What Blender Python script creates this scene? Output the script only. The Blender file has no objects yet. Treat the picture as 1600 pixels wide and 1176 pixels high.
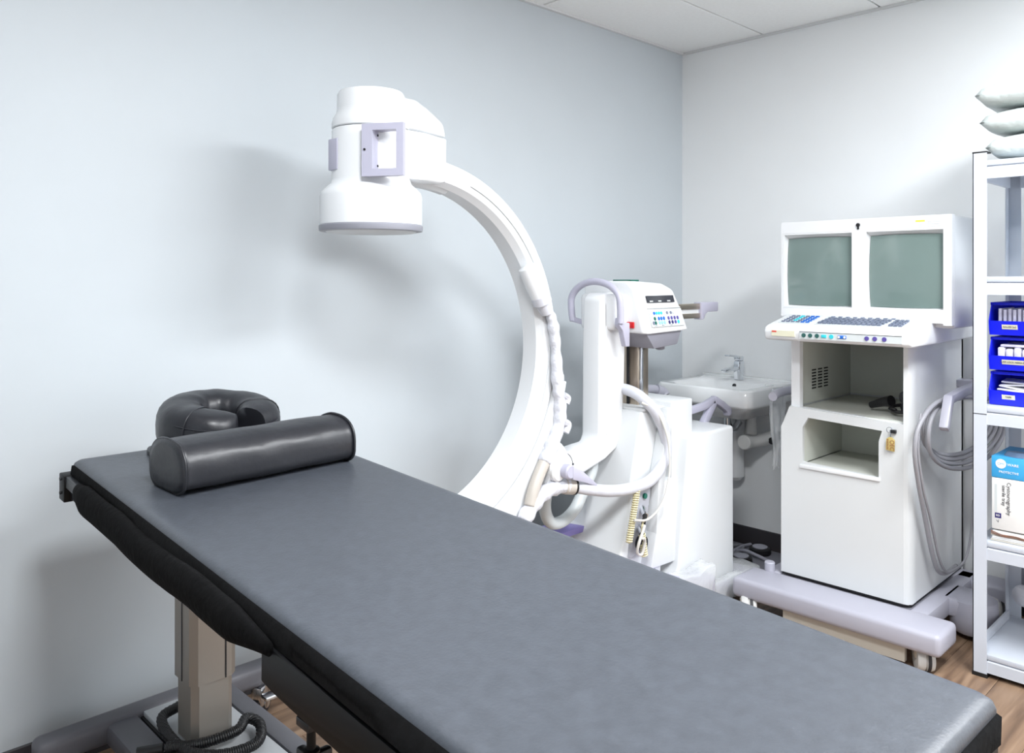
import bpy, bmesh, math, random
from mathutils import Vector, Matrix, noise
random.seed(7)
PI = math.pi
sc = bpy.context.scene
COL = sc.collection

# ------------------------------------------------------------------ camera, light, exposure
cam_d = bpy.data.cameras.new('camera'); cam = bpy.data.objects.new('camera', cam_d); COL.objects.link(cam)
cam.location = (0, 0, 1.445); cam.rotation_euler = (PI/2, 0, math.radians(45.5-90))
cam_d.sensor_width = 36; cam_d.lens = 1265/1600*36; cam_d.shift_y = -154/1600; cam_d.clip_start = .05
sc.camera = cam
w = bpy.data.worlds.new('world'); sc.world = w; w.use_nodes = True
w.node_tree.nodes['Background'].inputs[0].default_value = (.8, .85, .9, 1)
w.node_tree.nodes['Background'].inputs[1].default_value = .3
sc.view_settings.view_transform = 'Standard'; sc.view_settings.look = 'None'
sc.view_settings.exposure = 0.12; sc.view_settings.gamma = 1; sc.view_settings.use_curve_mapping = False
LIGHTS = [(.665, .615, 62), (2.19, .005, 80), (3.39, -.605, 44)]  # the last panel is an added, unseen light that lifts the back wall
for i, (x, y, p) in enumerate(LIGHTS):
    ld = bpy.data.lights.new('ceiling_lamp', 'AREA'); ld.shape = 'RECTANGLE'; ld.size = .5 if i == 0 else 1.1; ld.size_y = .5
    ld.energy = p; ld.color = (.95, .975, 1)
    lo = bpy.data.objects.new('ceiling_lamp', ld); COL.objects.link(lo); lo.location = (x, y, 2.715)

# ------------------------------------------------------------------ materials
def s2l(c): return tuple((v/12.92 if v <= .04045 else ((v+.055)/1.055)**2.4) for v in [q/255 for q in c])
def mat(name, rgb, rough=.45, metal=0, var=0, vscale=3, bump=0, bscale=80, spec=.5, coat=0, aniso=None, bdist=.001):
    m = bpy.data.materials.new(name); m.use_nodes = True; nt = m.node_tree; b = nt.nodes['Principled BSDF']
    c = s2l(rgb); b.inputs['Base Color'].default_value = (*c, 1)
    b.inputs['Roughness'].default_value = rough; b.inputs['Metallic'].default_value = metal
    b.inputs['Specular IOR Level'].default_value = spec; b.inputs['Coat Weight'].default_value = coat
    tc = nt.nodes.new('ShaderNodeTexCoord'); src = tc.outputs['Object']
    if aniso:
        mp = nt.nodes.new('ShaderNodeMapping'); mp.inputs['Scale'].default_value = aniso
        nt.links.new(src, mp.inputs[0]); src = mp.outputs[0]
    n = nt.nodes.new('ShaderNodeTexNoise'); n.inputs['Scale'].default_value = vscale; n.inputs['Detail'].default_value = 4
    nt.links.new(src, n.inputs['Vector'])
    r = nt.nodes.new('ShaderNodeValToRGB'); v = max(var, .01)
    r.color_ramp.elements[0].position = .3; r.color_ramp.elements[1].position = .7
    r.color_ramp.elements[0].color = (*[q*(1-v) for q in c], 1); r.color_ramp.elements[1].color = (*[min(1, q*(1+v)) for q in c], 1)
    nt.links.new(n.outputs['Fac'], r.inputs[0]); nt.links.new(r.outputs[0], b.inputs['Base Color'])
    if bump:
        n2 = nt.nodes.new('ShaderNodeTexNoise'); n2.inputs['Scale'].default_value = bscale; n2.inputs['Detail'].default_value = 3
        nt.links.new(src, n2.inputs['Vector'])
        bp = nt.nodes.new('ShaderNodeBump'); bp.inputs['Strength'].default_value = bump; bp.inputs['Distance'].default_value = bdist
        nt.links.new(n2.outputs['Fac'], bp.inputs['Height']); nt.links.new(bp.outputs[0], b.inputs['Normal'])
    return m
def wood():
    m = bpy.data.materials.new('wood_plank'); m.use_nodes = True; nt = m.node_tree; b = nt.nodes['Principled BSDF']
    tc = nt.nodes.new('ShaderNodeTexCoord'); oi = nt.nodes.new('ShaderNodeObjectInfo')
    mp = nt.nodes.new('ShaderNodeMapping'); mp.inputs['Scale'].default_value = (1.2, 14, 14)
    add = nt.nodes.new('ShaderNodeVectorMath'); add.operation = 'ADD'
    cmb = nt.nodes.new('ShaderNodeCombineXYZ'); mul = nt.nodes.new('ShaderNodeMath'); mul.operation = 'MULTIPLY'; mul.inputs[1].default_value = 37
    nt.links.new(oi.outputs['Random'], mul.inputs[0]); nt.links.new(mul.outputs[0], cmb.inputs[0]); nt.links.new(mul.outputs[0], cmb.inputs[1])
    nt.links.new(tc.outputs['Object'], add.inputs[0]); nt.links.new(cmb.outputs[0], add.inputs[1]); nt.links.new(add.outputs[0], mp.inputs[0])
    n = nt.nodes.new('ShaderNodeTexNoise'); n.inputs['Scale'].default_value = 1.6; n.inputs['Detail'].default_value = 8; n.inputs['Distortion'].default_value = .6
    nt.links.new(mp.outputs[0], n.inputs['Vector'])
    r = nt.nodes.new('ShaderNodeValToRGB'); e = r.color_ramp.elements
    e[0].position = .3; e[0].color = (*s2l((102, 80, 64)), 1); e[1].position = .7; e[1].color = (*s2l((168, 141, 117)), 1)
    x = r.color_ramp.elements.new(.5); x.color = (*s2l((140, 114, 92)), 1)
    nt.links.new(n.outputs['Fac'], r.inputs[0])
    hs = nt.nodes.new('ShaderNodeHueSaturation'); mr = nt.nodes.new('ShaderNodeMapRange'); mr.inputs[3].default_value = .82; mr.inputs[4].default_value = 1.12
    nt.links.new(oi.outputs['Random'], mr.inputs[0]); nt.links.new(mr.outputs[0], hs.inputs['Value']); nt.links.new(r.outputs[0], hs.inputs['Color'])
    nt.links.new(hs.outputs[0], b.inputs['Base Color']); b.inputs['Roughness'].default_value = .42
    bp = nt.nodes.new('ShaderNodeBump'); bp.inputs['Strength'].default_value = .15; bp.inputs['Distance'].default_value = .001
    nt.links.new(n.outputs['Fac'], bp.inputs['Height']); nt.links.new(bp.outputs[0], b.inputs['Normal'])
    return m
def glow(name, rgb, s):
    m = bpy.data.materials.new(name); m.use_nodes = True; b = m.node_tree.nodes['Principled BSDF']
    b.inputs['Emission Color'].default_value = (*s2l(rgb), 1); b.inputs['Emission Strength'].default_value = s
    n = m.node_tree.nodes.new('ShaderNodeTexNoise'); n.inputs['Scale'].default_value = 300
    m.node_tree.links.new(n.outputs['Fac'], b.inputs['Roughness']); return m
def film(name):
    m = bpy.data.materials.new(name); m.use_nodes = True; nt = m.node_tree; b = nt.nodes['Principled BSDF']
    b.inputs['Base Color'].default_value = (.85, .88, .9, 1); b.inputs['Roughness'].default_value = .12; b.inputs['Alpha'].default_value = .38
    n = nt.nodes.new('ShaderNodeTexNoise'); n.inputs['Scale'].default_value = 22; n.inputs['Detail'].default_value = 5
    bp = nt.nodes.new('ShaderNodeBump'); bp.inputs['Strength'].default_value = .8; bp.inputs['Distance'].default_value = .01
    tc = nt.nodes.new('ShaderNodeTexCoord'); nt.links.new(tc.outputs['Object'], n.inputs['Vector'])
    nt.links.new(n.outputs['Fac'], bp.inputs['Height']); nt.links.new(bp.outputs[0], b.inputs['Normal']); return m
M = dict(
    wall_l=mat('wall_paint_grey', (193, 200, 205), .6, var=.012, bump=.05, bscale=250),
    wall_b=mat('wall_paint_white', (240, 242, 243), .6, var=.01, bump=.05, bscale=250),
    ceil=mat('ceiling_tile', (246, 247, 246), .9, var=.02, vscale=60, bump=.4, bscale=300),
    grid=mat('ceiling_grid', (215, 216, 216), .5),
    base=mat('vinyl_baseboard', (58, 56, 60), .5, var=.05),
    sub=mat('subfloor', (70, 54, 42), .8),
    wood=wood(),
    white=mat('white_plastic', (214, 217, 219), .32, var=.008, bump=.03, bscale=400),
    cartw=mat('cart_enamel', (214, 217, 218), .35, var=.006),
    rim=mat('grey_rim', (138, 139, 148), .35, var=.02),
    gloss=mat('white_enamel', (229, 231, 233), .22, var=.006),
    cream=mat('cream_plastic', (200, 195, 184), .4, var=.02),
    greyin=mat('cabinet_inside', (205, 208, 200), .45, var=.03),
    lav=mat('lavender_plastic', (182, 181, 198), .38, var=.02),
    lavd=mat('violet_plastic', (128, 118, 180), .4, var=.04),
    lavg=mat('grey_lavender_plastic', (172, 172, 184), .4, var=.02),
    tray=mat('grey_tray', (136, 136, 146), .4, var=.02),
    panel=mat('connector_panel', (170, 172, 180), .4, var=.04),
    steel=mat('brushed_steel', (196, 182, 166), .3, metal=1, var=.12, vscale=6, aniso=(40, 40, 1)),
    steelx=mat('brushed_steel_bar', (196, 184, 168), .3, metal=1, var=.12, vscale=6, aniso=(1, 40, 40)),
    chrome=mat('chrome', (225, 228, 232), .08, metal=1, var=.02),
    alu=mat('column_aluminium', (160, 154, 146), .38, metal=.55, var=.03, vscale=4),
    vinyl=mat('black_vinyl', (32, 33, 38), .38, var=.06, vscale=9, bump=.35, bscale=30, bdist=.004),
    top=mat('table_vinyl', (62, 66, 73), .42, var=.12, vscale=45, bump=.5, bscale=170, spec=.6),
    black=mat('black_plastic', (22, 22, 25), .45, var=.1),
    blackm=mat('black_steel', (9, 9, 11), .5, var=.1, spec=.25),
    cloth=mat('black_cloth', (9, 9, 10), 1.0, spec=.15, var=.25, vscale=40, bump=.7, bscale=60, bdist=.004),
    gun=mat('dark_anodised_rail', (30, 32, 36), .4, metal=.1, var=.05),
    frame=mat('grey_base_paint', (98, 98, 104), .45, var=.03),
    plate=mat('white_base_plate', (186, 189, 192), .4, var=.03),
    porc=mat('porcelain', (238, 240, 241), .12, var=.004, coat=.4),
    pvc=mat('white_pipe', (222, 222, 220), .35, var=.02),
    screen=mat('grey_green_glass', (112, 130, 126), .16, var=.03, spec=.6, coat=.5),
    lcd=mat('display_glass', (48, 50, 58), .15, var=.05),
    key=mat('dark_keys', (112, 120, 140), .45, var=.3, vscale=120),
    keyp=mat('keypad_membrane', (205, 211, 212), .4, var=.03),
    green=mat('green_button', (44, 92, 88), .4, var=.05), cyan=mat('cyan_button', (52, 200, 214), .4, var=.05),
    bluek=mat('blue_button', (30, 104, 196), .4, var=.05), violet=mat('violet_button', (88, 76, 150), .4, var=.05),
    sky=mat('pale_blue_button', (150, 200, 232), .4, var=.05),
    darkg=mat('emerald_button', (10, 96, 80), .4, var=.05),
    red=mat('red_switch', (196, 22, 30), .3, var=.1), yellow=mat('yellow_label', (228, 224, 60), .5, var=.03),
    beige=mat('beige_label', (222, 220, 196), .5, var=.03), paper=mat('paper', (236, 236, 234), .7, var=.03),
    hose=mat('pale_hose', (206, 208, 216), .38, var=.04, vscale=12, bump=.3, bscale=25, bdist=.006),
    hoseb=mat('translucent_hose', (196, 202, 204), .35, var=.05, vscale=10),
    wrap=mat('wrapped_cable', (214, 216, 224), .3, var=.05, vscale=20, bump=.8, bscale=28, bdist=.012),
    taupe=mat('taupe_cable', (190, 184, 176), .4, var=.05),
    gcable=mat('grey_cable', (150, 150, 156), .45, var=.05), lcable=mat('pale_cable', (214, 212, 206), .45, var=.03),
    corr=mat('yellowed_cord', (222, 214, 176), .45, var=.06), ccord=mat('black_cord', (20, 20, 22), .4, var=.1),
    shelf=mat('white_shelf_paint', (200, 206, 216), .35, var=.012), blackcap=mat('black_cap', (20, 20, 22), .5),
    blue=mat('blue_bin', (16, 32, 226), .35, var=.04), bluebox=mat('blue_carton', (64, 168, 226), .5, var=.04),
    bluefilm=mat('blue_gloves', (20, 90, 200), .35, var=.15, vscale=30, bump=.8, bscale=40, bdist=.01),
    greyfilm=mat('carton_opening', (96, 120, 150), .5, var=.2, vscale=25),
    navy=mat('navy_print', (44, 40, 104), .5), ink=mat('black_print', (60, 60, 66), .6), redink=mat('red_print', (214, 70, 60), .6),
    brown=mat('brown_edge', (120, 80, 60), .7, var=.3, vscale=40),
    pillow=mat('pillow_film', (198, 206, 204), .4, var=.03, bump=.5, bscale=16, bdist=.02),
    packs=mat('clear_packets', (208, 206, 222), .3, var=.1, vscale=60, bump=.6, bscale=60, bdist=.004),
    tag=mat('wood_tag', (190, 170, 104), .6, var=.12, vscale=40), tagink=mat('carved_letters', (140, 84, 62), .6),
    rubber=mat('grey_tyre', (200, 200, 198), .5, var=.03), rubberd=mat('dark_tyre', (44, 44, 48), .6, var=.05),
    film=film('clear_plastic_film'), lampglow=glow('lamp_diffuser', (245, 250, 255), 1.6),
    hole=mat('dark_opening', (40, 42, 42), .7),
)

# ------------------------------------------------------------------ mesh helpers
ORG = {}
def empty(name, loc, label=None, cat=None, group=None):
    o = bpy.data.objects.new(name, None); o.empty_display_size = .05; COL.objects.link(o); o.location = loc
    ORG[o.name] = Vector(loc); tag(o, label, cat, group); return o
def tag(o, label=None, cat=None, group=None, kind=None):
    if label: o['label'] = label
    if cat: o['category'] = cat
    if group: o['group'] = group
    if kind: o['kind'] = kind
    return o
def obj(name, bm, m, parent=None, loc=None, label=None, kind=None, sharp=.6, mods=None):
    """bm holds world coordinates; the object's origin goes to loc (default: the parent's origin or the mesh centre)"""
    if loc is None:
        if parent is not None: loc = ORG[parent.name]
        else:
            vs = [v.co for v in bm.verts]
            loc = Vector((sum(v.x for v in vs)/len(vs), sum(v.y for v in vs)/len(vs), min(v.z for v in vs)))
    loc = Vector(loc)
    bmesh.ops.translate(bm, verts=bm.verts, vec=-loc)
    bmesh.ops.recalc_face_normals(bm, faces=bm.faces)
    for f in bm.faces: f.smooth = True
    for e in bm.edges:
        if len(e.link_faces) == 2 and e.calc_face_angle(0) > sharp: e.smooth = False
    me = bpy.data.meshes.new(name); bm.to_mesh(me); bm.free()
    me.materials.append(m)
    o = bpy.data.objects.new(name, me); COL.objects.link(o)
    ORG[o.name] = loc
    if parent is not None: o.parent = parent; o.location = loc - ORG[parent.name]
    else: o.location = loc
    if label: o['label'] = label
    if kind: o['kind'] = kind
    return o
def dup(o, delta, parent=None, rotz=0):
    """copy of a thing or part with its children"""
    c = o.copy(); COL.objects.link(c)
    c.parent = parent
    ORG[c.name] = ORG[o.name] + Vector(delta)
    c.location = o.location + Vector(delta) if (parent is None or parent == o.parent) else o.location
    c.rotation_euler.z += rotz
    for ch in list(o.children):
        d = ch.copy(); COL.objects.link(d); d.parent = c; ORG[d.name] = ORG[ch.name] + Vector(delta)
        for g in list(ch.children):
            e = g.copy(); COL.objects.link(e); e.parent = d; ORG[e.name] = ORG[g.name] + Vector(delta)
    return c
def B(): return bmesh.new()
def add(bm, verts, faces):
    vs = [bm.verts.new(v) for v in verts]
    fs = []
    for f in faces:
        try: fs.append(bm.faces.new([vs[i] for i in f]))
        except ValueError: pass
    return vs, fs
def hexa(bm, lo, hi, bev=0, seg=2):
    """lo, hi: four corners each (same winding), a tapered box"""
    t = bmesh.new()
    add(t, list(lo)+list(hi), [(3, 2, 1, 0), (4, 5, 6, 7), (0, 1, 5, 4), (1, 2, 6, 5), (2, 3, 7, 6), (3, 0, 4, 7)])
    bmesh.ops.recalc_face_normals(t, faces=t.faces)
    if bev: bmesh.ops.bevel(t, geom=t.edges[:], offset=bev, segments=seg, affect='EDGES', profile=.5, clamp_overlap=True)
    merge(bm, t); return bm
def merge(bm, t):
    off = {}
    for v in t.verts: off[v] = bm.verts.new(v.co)
    for f in t.faces:
        try: bm.faces.new([off[v] for v in f.verts])
        except ValueError: pass
    t.free()
def bx(x0, x1, y0, y1, z0, z1, bev=0, seg=2, bm=None):
    bm = bm or B()
    return hexa(bm, [(x0, y0, z0), (x1, y0, z0), (x1, y1, z0), (x0, y1, z0)], [(x0, y0, z1), (x1, y0, z1), (x1, y1, z1), (x0, y1, z1)], bev, seg)
def loft(rings, cap=True, bm=None, bev=0, seg=2):
    bm = bm or B(); t = bmesh.new(); n = len(rings[0]); R = [[t.verts.new(p) for p in r] for r in rings]
    for a, b in zip(R, R[1:]):
        for i in range(n):
            try: t.faces.new([a[i], a[(i+1) % n], b[(i+1) % n], b[i]])
            except ValueError: pass
    if cap: t.faces.new(R[0][::-1]); t.faces.new(R[-1])
    bmesh.ops.recalc_face_normals(t, faces=t.faces)
    if bev: bmesh.ops.bevel(t, geom=[e for e in t.edges if len(e.link_faces) == 2 and e.calc_face_angle(0) > .3], offset=bev, segments=seg, affect='EDGES', profile=.5, clamp_overlap=True)
    merge(bm, t); return bm
def prism(pts, axis, a, b, bev=0, seg=2, bm=None):
    """pts: 2-D polygon in the two other axes (order xyz), extruded along axis from a to b"""
    def P(p, c): return {'x': (c, p[0], p[1]), 'y': (p[0], c, p[1]), 'z': (p[0], p[1], c)}[axis]
    return loft([[P(p, a) for p in pts], [P(p, b) for p in pts]], bm=bm, bev=bev, seg=seg)
def lathe(prof, c, axis='z', n=40, bm=None, cap=True):
    """prof: list of (radius, height)"""
    cx, cy, cz = c; rings = []
    for r, h in prof:
        r = max(r, 1e-4); ring = []
        for i in range(n):
            a = 2*PI*i/n; u, v = r*math.cos(a), r*math.sin(a)
            ring.append({'z': (cx+u, cy+v, cz+h), 'x': (cx+h, cy+u, cz+v), 'y': (cx+u, cy+h, cz+v)}[axis])
        rings.append(ring)
    return loft(rings, cap=cap, bm=bm)
def spline(pts, k=6, closed=False):
    P = [Vector(p) for p in pts]; out = []
    n = len(P)
    for i in range(n if closed else n-1):
        a, b, c, d = (P[(i-1) % n] if closed or i > 0 else P[0]*2-P[1]), P[i], P[(i+1) % n], (P[(i+2) % n] if closed or i+2 < n else P[-1]*2-P[-2])
        for j in range(k):
            t = j/k
            out.append(.5*((2*b)+(-a+c)*t+(2*a-5*b+4*c-d)*t*t+(-a+3*b-3*c+d)*t**3))
    if not closed: out.append(P[-1])
    return out
def tube(pts, r, n=10, k=6, bm=None, smooth=True, closed=False, rf=None, flat=1):
    P = spline(pts, k, closed) if smooth else [Vector(p) for p in pts]
    rings = []; up = Vector((0, 0, 1)); m = len(P); prev = None
    for i, p in enumerate(P):
        if closed: d = P[(i+1) % m]-P[(i-1) % m]
        else: d = P[min(i+1, m-1)]-P[max(i-1, 0)]
        d.normalize()
        if prev is None:
            u = d.cross(up)
            if u.length < .1: u = d.cross(Vector((1, 0, 0)))
        else: u = prev - d*prev.dot(d)
        u.normalize(); prev = u; v = d.cross(u)
        rr = r*(rf(i/(m-1)) if rf else 1)
        rings.append([p+u*rr*math.cos(2*PI*j/n)+v*rr*flat*math.sin(2*PI*j/n) for j in range(n)])
    if closed: rings.append(rings[0]); return loft(rings, cap=False, bm=bm)
    return loft(rings, bm=bm)
def bar(pts, wid, hgt, bev=.006, bm=None):
    """rectangular bar through points, one box per leg with mitred joints"""
    P = [Vector(p) for p in pts]; rings = []; m = len(P); up = Vector((0, 0, 1))
    for i, p in enumerate(P):
        d1 = (P[i]-P[i-1]).normalized() if i else (P[1]-P[0]).normalized()
        d2 = (P[i+1]-P[i]).normalized() if i < m-1 else d1
        d = (d1+d2).normalized()
        u = d.cross(up)
        if u.length < .15: u = Vector((0, 1, 0))
        u.normalize(); v = u.cross(d).normalized(); s = 1/max(.5, d.dot(d1))
        rings.append([p+u*wid/2*a+v*hgt/2*b*s for a, b in ((-1, -1), (1, -1), (1, 1), (-1, 1))])
    return loft(rings, bm=bm, bev=bev)
def framep(outer, inner, axis, a, b, bm=None):
    """prism ring between two polygons with the same number of points"""
    bm = bm or B(); n = len(outer)
    def P(p, c): return {'x': (c, p[0], p[1]), 'y': (p[0], c, p[1]), 'z': (p[0], p[1], c)}[axis]
    A, Bq, C, D = [[bm.verts.new(P(p, c)) for p in q] for q, c in ((outer, a), (inner, a), (inner, b), (outer, b))]
    for X, Y in ((A, Bq), (Bq, C), (C, D), (D, A)):
        for i in range(n): bm.faces.new([X[i], X[(i+1) % n], Y[(i+1) % n], Y[i]])
    return bm
def text(name, s, size, loc, normal, updir, m, parent, depth=.0006, align='CENTER', sx=1):
    c = bpy.data.curves.new(name, 'FONT'); c.body = s; c.size = size; c.align_x = align; c.align_y = 'CENTER'; c.extrude = depth
    c.materials.append(m)
    o = bpy.data.objects.new(name, c); COL.objects.link(o)
    z = Vector(normal).normalized(); y = Vector(updir); y = (y - z*y.dot(z)).normalized(); x = y.cross(z)
    R = Matrix((x, y, z)).transposed().to_4x4()
    o.parent = parent; o.matrix_basis = Matrix.Translation(Vector(loc)-ORG[parent.name]) @ R @ Matrix.Diagonal((sx, 1, 1, 1))
    me = bpy.data.meshes.new_from_object(o); p = bpy.data.objects.new(name, me); COL.objects.link(p)
    p.parent = parent; p.matrix_basis = o.matrix_basis.copy(); bpy.data.objects.remove(o)
    ORG[p.name] = Vector(loc); return p
def xf(bm, mtx): bmesh.ops.transform(bm, matrix=mtx, verts=bm.verts); return bm

# ------------------------------------------------------------------ room shell
X0, X1, Y0, Y1, ZC = -1.4, 3.985, -1.6, 2.65, 2.74
def struct(name, bm, m, parent=None, loc=None):
    return tag(obj(name, bm, m, parent, loc), kind='structure')
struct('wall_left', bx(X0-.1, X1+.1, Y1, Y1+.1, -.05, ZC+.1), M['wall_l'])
struct('wall_back', bx(X1, X1+.1, Y0-.1, Y1, -.05, ZC+.1), M['wall_b'])
struct('wall_right', bx(X0-.1, X1+.1, Y0-.1, Y0, -.05, ZC+.1), M['wall_b'])
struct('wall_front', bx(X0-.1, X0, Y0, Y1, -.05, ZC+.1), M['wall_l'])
fl = struct('floor', bx(X0, X1, Y0, Y1, -.05, -.004), M['sub'], loc=(0, 0, 0))
pl0 = None; PW, PL = .18, 1.22
y = Y1; row = 0
while y > Y0+.01:
    x = X0 - (row*.47 % PL)
    while x < X1:
        a, b = max(x, X0), min(x+PL, X1); ya = max(y-PW, Y0)
        if b-a > .01:
            p = obj('plank', bx(a+.0008, b-.0008, ya+.0008, y-.0008, -.004, 0), M['wood'], fl, loc=((a+b)/2, (ya+y)/2, 0))
        x += PL
    y -= PW; row += 1
cl = struct('ceiling', bx(X0, X1, Y0, Y1, ZC+.02, ZC+.1), M['grid'], loc=(0, 0, ZC))
xs = [X0, -.86, .36, 1.58, 2.80, X1]; ys = [Y0, -1.52, -.91, -.30, .31, .92, 1.53, 2.14, Y1]
cells = {(.36, .31), (1.58, -.30), (2.80, -.91)}
for i in range(len(xs)-1):
    for j in range(len(ys)-1):
        if (xs[i], ys[j]) in cells: continue
        if ys[j+1]-ys[j] < .1: continue
        obj('ceiling_tile', bx(xs[i]+.0045, xs[i+1]-.0045, ys[j]+.0045, ys[j+1]-.0045, ZC, ZC+.02, .002, 1), M['ceil'], cl,
            loc=((xs[i]+xs[i+1])/2, (ys[j]+ys[j+1])/2, ZC))
obj('ceiling_tile', bx(.975, 1.5755, .3145, .9155, ZC, ZC+.02, .002, 1), M['ceil'], cl, loc=(1.275, .615, ZC))
bb = .1
struct('baseboard_left', prism([(Y1, 0), (Y1-.008, 0), (Y1-.006, bb-.004), (Y1-.002, bb), (Y1, bb)], 'x', X0, X1-.001), M['base'])
struct('baseboard_back', prism([(X1, 0), (X1-.008, 0), (X1-.006, bb-.004), (X1-.002, bb), (X1, bb)], 'y', Y0, Y1-.009), M['base'])
struct('trim_1', bx(X0, X1, Y1-.018, Y1-.0005, ZC-.012, ZC-.0005), M['grid'])
struct('trim_2', bx(X1-.018, X1-.0005, Y0, Y1-.019, ZC-.012, ZC-.0005), M['grid'])
for i, ((x, y, p), nm) in enumerate(zip(LIGHTS, ('above the near part of the exam table', 'between the table and the shelf', 'beside the shelf unit, added to brighten the back wall'))):
    hw = .3 if i == 0 else .605
    t = empty('ceiling_light', (x, y, ZC), 'white recessed panel light in the ceiling ' + nm, 'ceiling light', 'recessed ceiling panel lights')
    o = [(x-hw, y-.3), (x+hw, y-.3), (x+hw, y+.3), (x-hw, y+.3)]; q = [(x-hw+.045, y-.26), (x+hw-.045, y-.26), (x+hw-.045, y+.26), (x-hw+.045, y+.26)]
    obj('frame', framep(o, q, 'z', ZC-.004, ZC+.02), M['grid'], t)
    obj('diffuser', bx(x-hw+.045, x+hw-.045, y-.26, y+.26, ZC+.002, ZC+.01), M['lampglow'], t)

# ------------------------------------------------------------------ exam table
TO = Vector((.9859, 2.3435, .965)); yaw, pit, rol = -.0366, .0396, -.005
ex = Vector((math.cos(yaw), math.sin(yaw), 0)); ey = Vector((-math.sin(yaw), math.cos(yaw), 0)); ez = Vector((0, 0, 1))
ey2 = ey*math.cos(pit)+ez*math.sin(pit); ez2 = ex.cross(ey2); ex2 = ex*math.cos(rol)-ez2*math.sin(rol); ez2 = ex2.cross(ey2)
TM = Matrix.Translation(TO) @ Matrix((ex2, ey2, ez2)).transposed().to_4x4()
TW, TL = .6271, 2.0
def T(a, b, c=0): return TM @ Vector((a, b, c))
def tb(bm): return xf(bm, TM)
tab = empty('exam_table', (.985, 2.25, 0), 'long narrow exam table with a dark grey vinyl top on one lifting column', 'exam table')
# vinyl pad with a softly rolled edge and rounded near corners
def padring(w, l0, l1, r0, r1, z, n=8):
    out = []
    for cx, cy, r, a0 in ((w-r1, l1+r1, r1, -90), (w-r0, l0-r0, r0, 0), (-w+r0, l0-r0, r0, 90), (-w+r1, l1+r1, r1, 180)):
        for i in range(n+1):
            a = math.radians(a0+90*i/n); out.append((cx+r*math.cos(a), cy+r*math.sin(a), z))
    return out
h = TW/2; rings = []
for ins, z in ((.012, -.045), (.002, -.040), (0, -.030), (0, -.016), (.003, -.007), (.010, -.001), (.020, .0004), (.026, .0007), (.034, .0008), (.08, .001)):
    rings.append(padring(h-ins, -ins, -TL-.02+ins, .02, .014+ins*.3, z))
obj('mattress_pad', tb(loft(rings)), M['top'], tab, sharp=1.2)
# under frame and steel sides
obj('table_frame', tb(bx(-h+.02, h-.03, -TL+.06, -.02, -.085, -.046, .004)), M['blackm'], tab)
obj('side_plate', tb(prism([(-TL+.02, -.05), (-1.16, -.05), (-1.16, -.115), (-1.20, -.118), (-TL+.02, -.118)], 'x', -h-.012, -h+.012, .003)), M['blackm'], tab, label='black steel side plate')
obj('side_plate', tb(prism([(-TL+.14, -.05), (-1.16, -.05), (-1.16, -.115), (-1.20, -.118), (-TL+.14, -.118)], 'x', h-.022, h-.002, .003)), M['blackm'], tab, label='black steel side plate')
r = obj('side_rail', tb(bx(-h-.022, -h-.006, -TL*.5, .0, -.066, -.036, .003)), M['gun'], tab, label='grey anodised side rail')
obj('end_bracket', tb(bx(-h-.026, -h+.01, -.035, .012, -.104, -.034, .003)), M['blackm'], r)
obj('screw', tb(lathe([(.004, 0), (.004, .004), (.002, .005)], (-h-.031, -.012, -.045), 'x', 10)), M['gun'], r)
obj('screw', tb(lathe([(.004, 0), (.004, .004), (.002, .005)], (-h-.031, -.012, -.082), 'x', 10)), M['gun'], r)
obj('lower_side_channel', tb(bx(-h-.01, -h+.02, -.9, -.01, -.098, -.056, .004)), M['gun'], tab)
obj('side_rail', tb(bx(h+.006, h+.022, -TL*.9, -.05, -.056, -.024, .003)), M['gun'], tab, label='grey anodised side rail')
# cloth roll hung along the left side
ring = []
for i in range(49):
    s = i/48; b = -.13-1.07*s
    thick = .033*(1-.12*s)*min(1, .6+6*s, .35+5*(1-s)); drop = .007*math.sin(PI*s)+.003*math.sin(s*17)
    if s > .62: drop -= .010*min(1, (s-.62)/.1)
    cx, cz = -h-.017, -.057-drop*.8
    rr = []
    for j in range(20):
        a = 2*PI*j/20; q = 1+.07*noise.noise(Vector((b*9, math.cos(a)*2, math.sin(a)*2)))
        rr.append((cx+thick*.62*math.cos(a)*q, b, cz+thick*1.18*math.sin(a)*q))
    ring.append(rr)
obj('cloth_sleeve', tb(loft(ring)), M['cloth'], tab, sharp=1.5, label='black cloth sleeve wrapped round the side rail')
obj('edge_flap', tb(loft([[(-h+.012, b, -.010-.001), (-h-.004, b, -.012), (-h-.010-.004*math.sin(b*7), b, -.048-.006*math.sin(b*5)), (-h+.006, b, -.05)] for b in [-.02-1.9*i/30 for i in range(31)]])), M['cloth'], tab, sharp=1.5, label='black cloth edge under the pad, with the shade of the near end in its black')
obj('end_frame', tb(bx(-h+.015, h-.012, -TL-.026, -TL+.03, -.098, -.054, .008, 3)), M['blackm'], tab, label='black end frame under the pad')
obj('end_flap', tb(loft([[(a, -TL-.018, -.020), (a, -TL-.026, -.022-.001), (a, -TL-.030-.004*math.sin(a*17), -.058-.004*math.sin(a*23)), (a, -TL-.012, -.056)] for a in [-h+.01+(2*h-.02)*i/24 for i in range(25)]])), M['cloth'], tab, sharp=1.5, label='black cloth edge under the pad, with the shade of the near end in its black')  # black strip covers both the dark edging and the shade at the near end
obj('corner_flap', tb(loft([[(h-.05, -TL+.02, -.02-.0*i), (h+.008+.012*math.sin(i), -TL+.15-.012*i, -.02-.012*i), (h+.006, -TL-.012+.003*i, -.03-.014*i), (h-.12, -TL-.004, -.03-.012*i)] for i in range(5)])), M['cloth'], tab, sharp=1.5)
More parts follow.
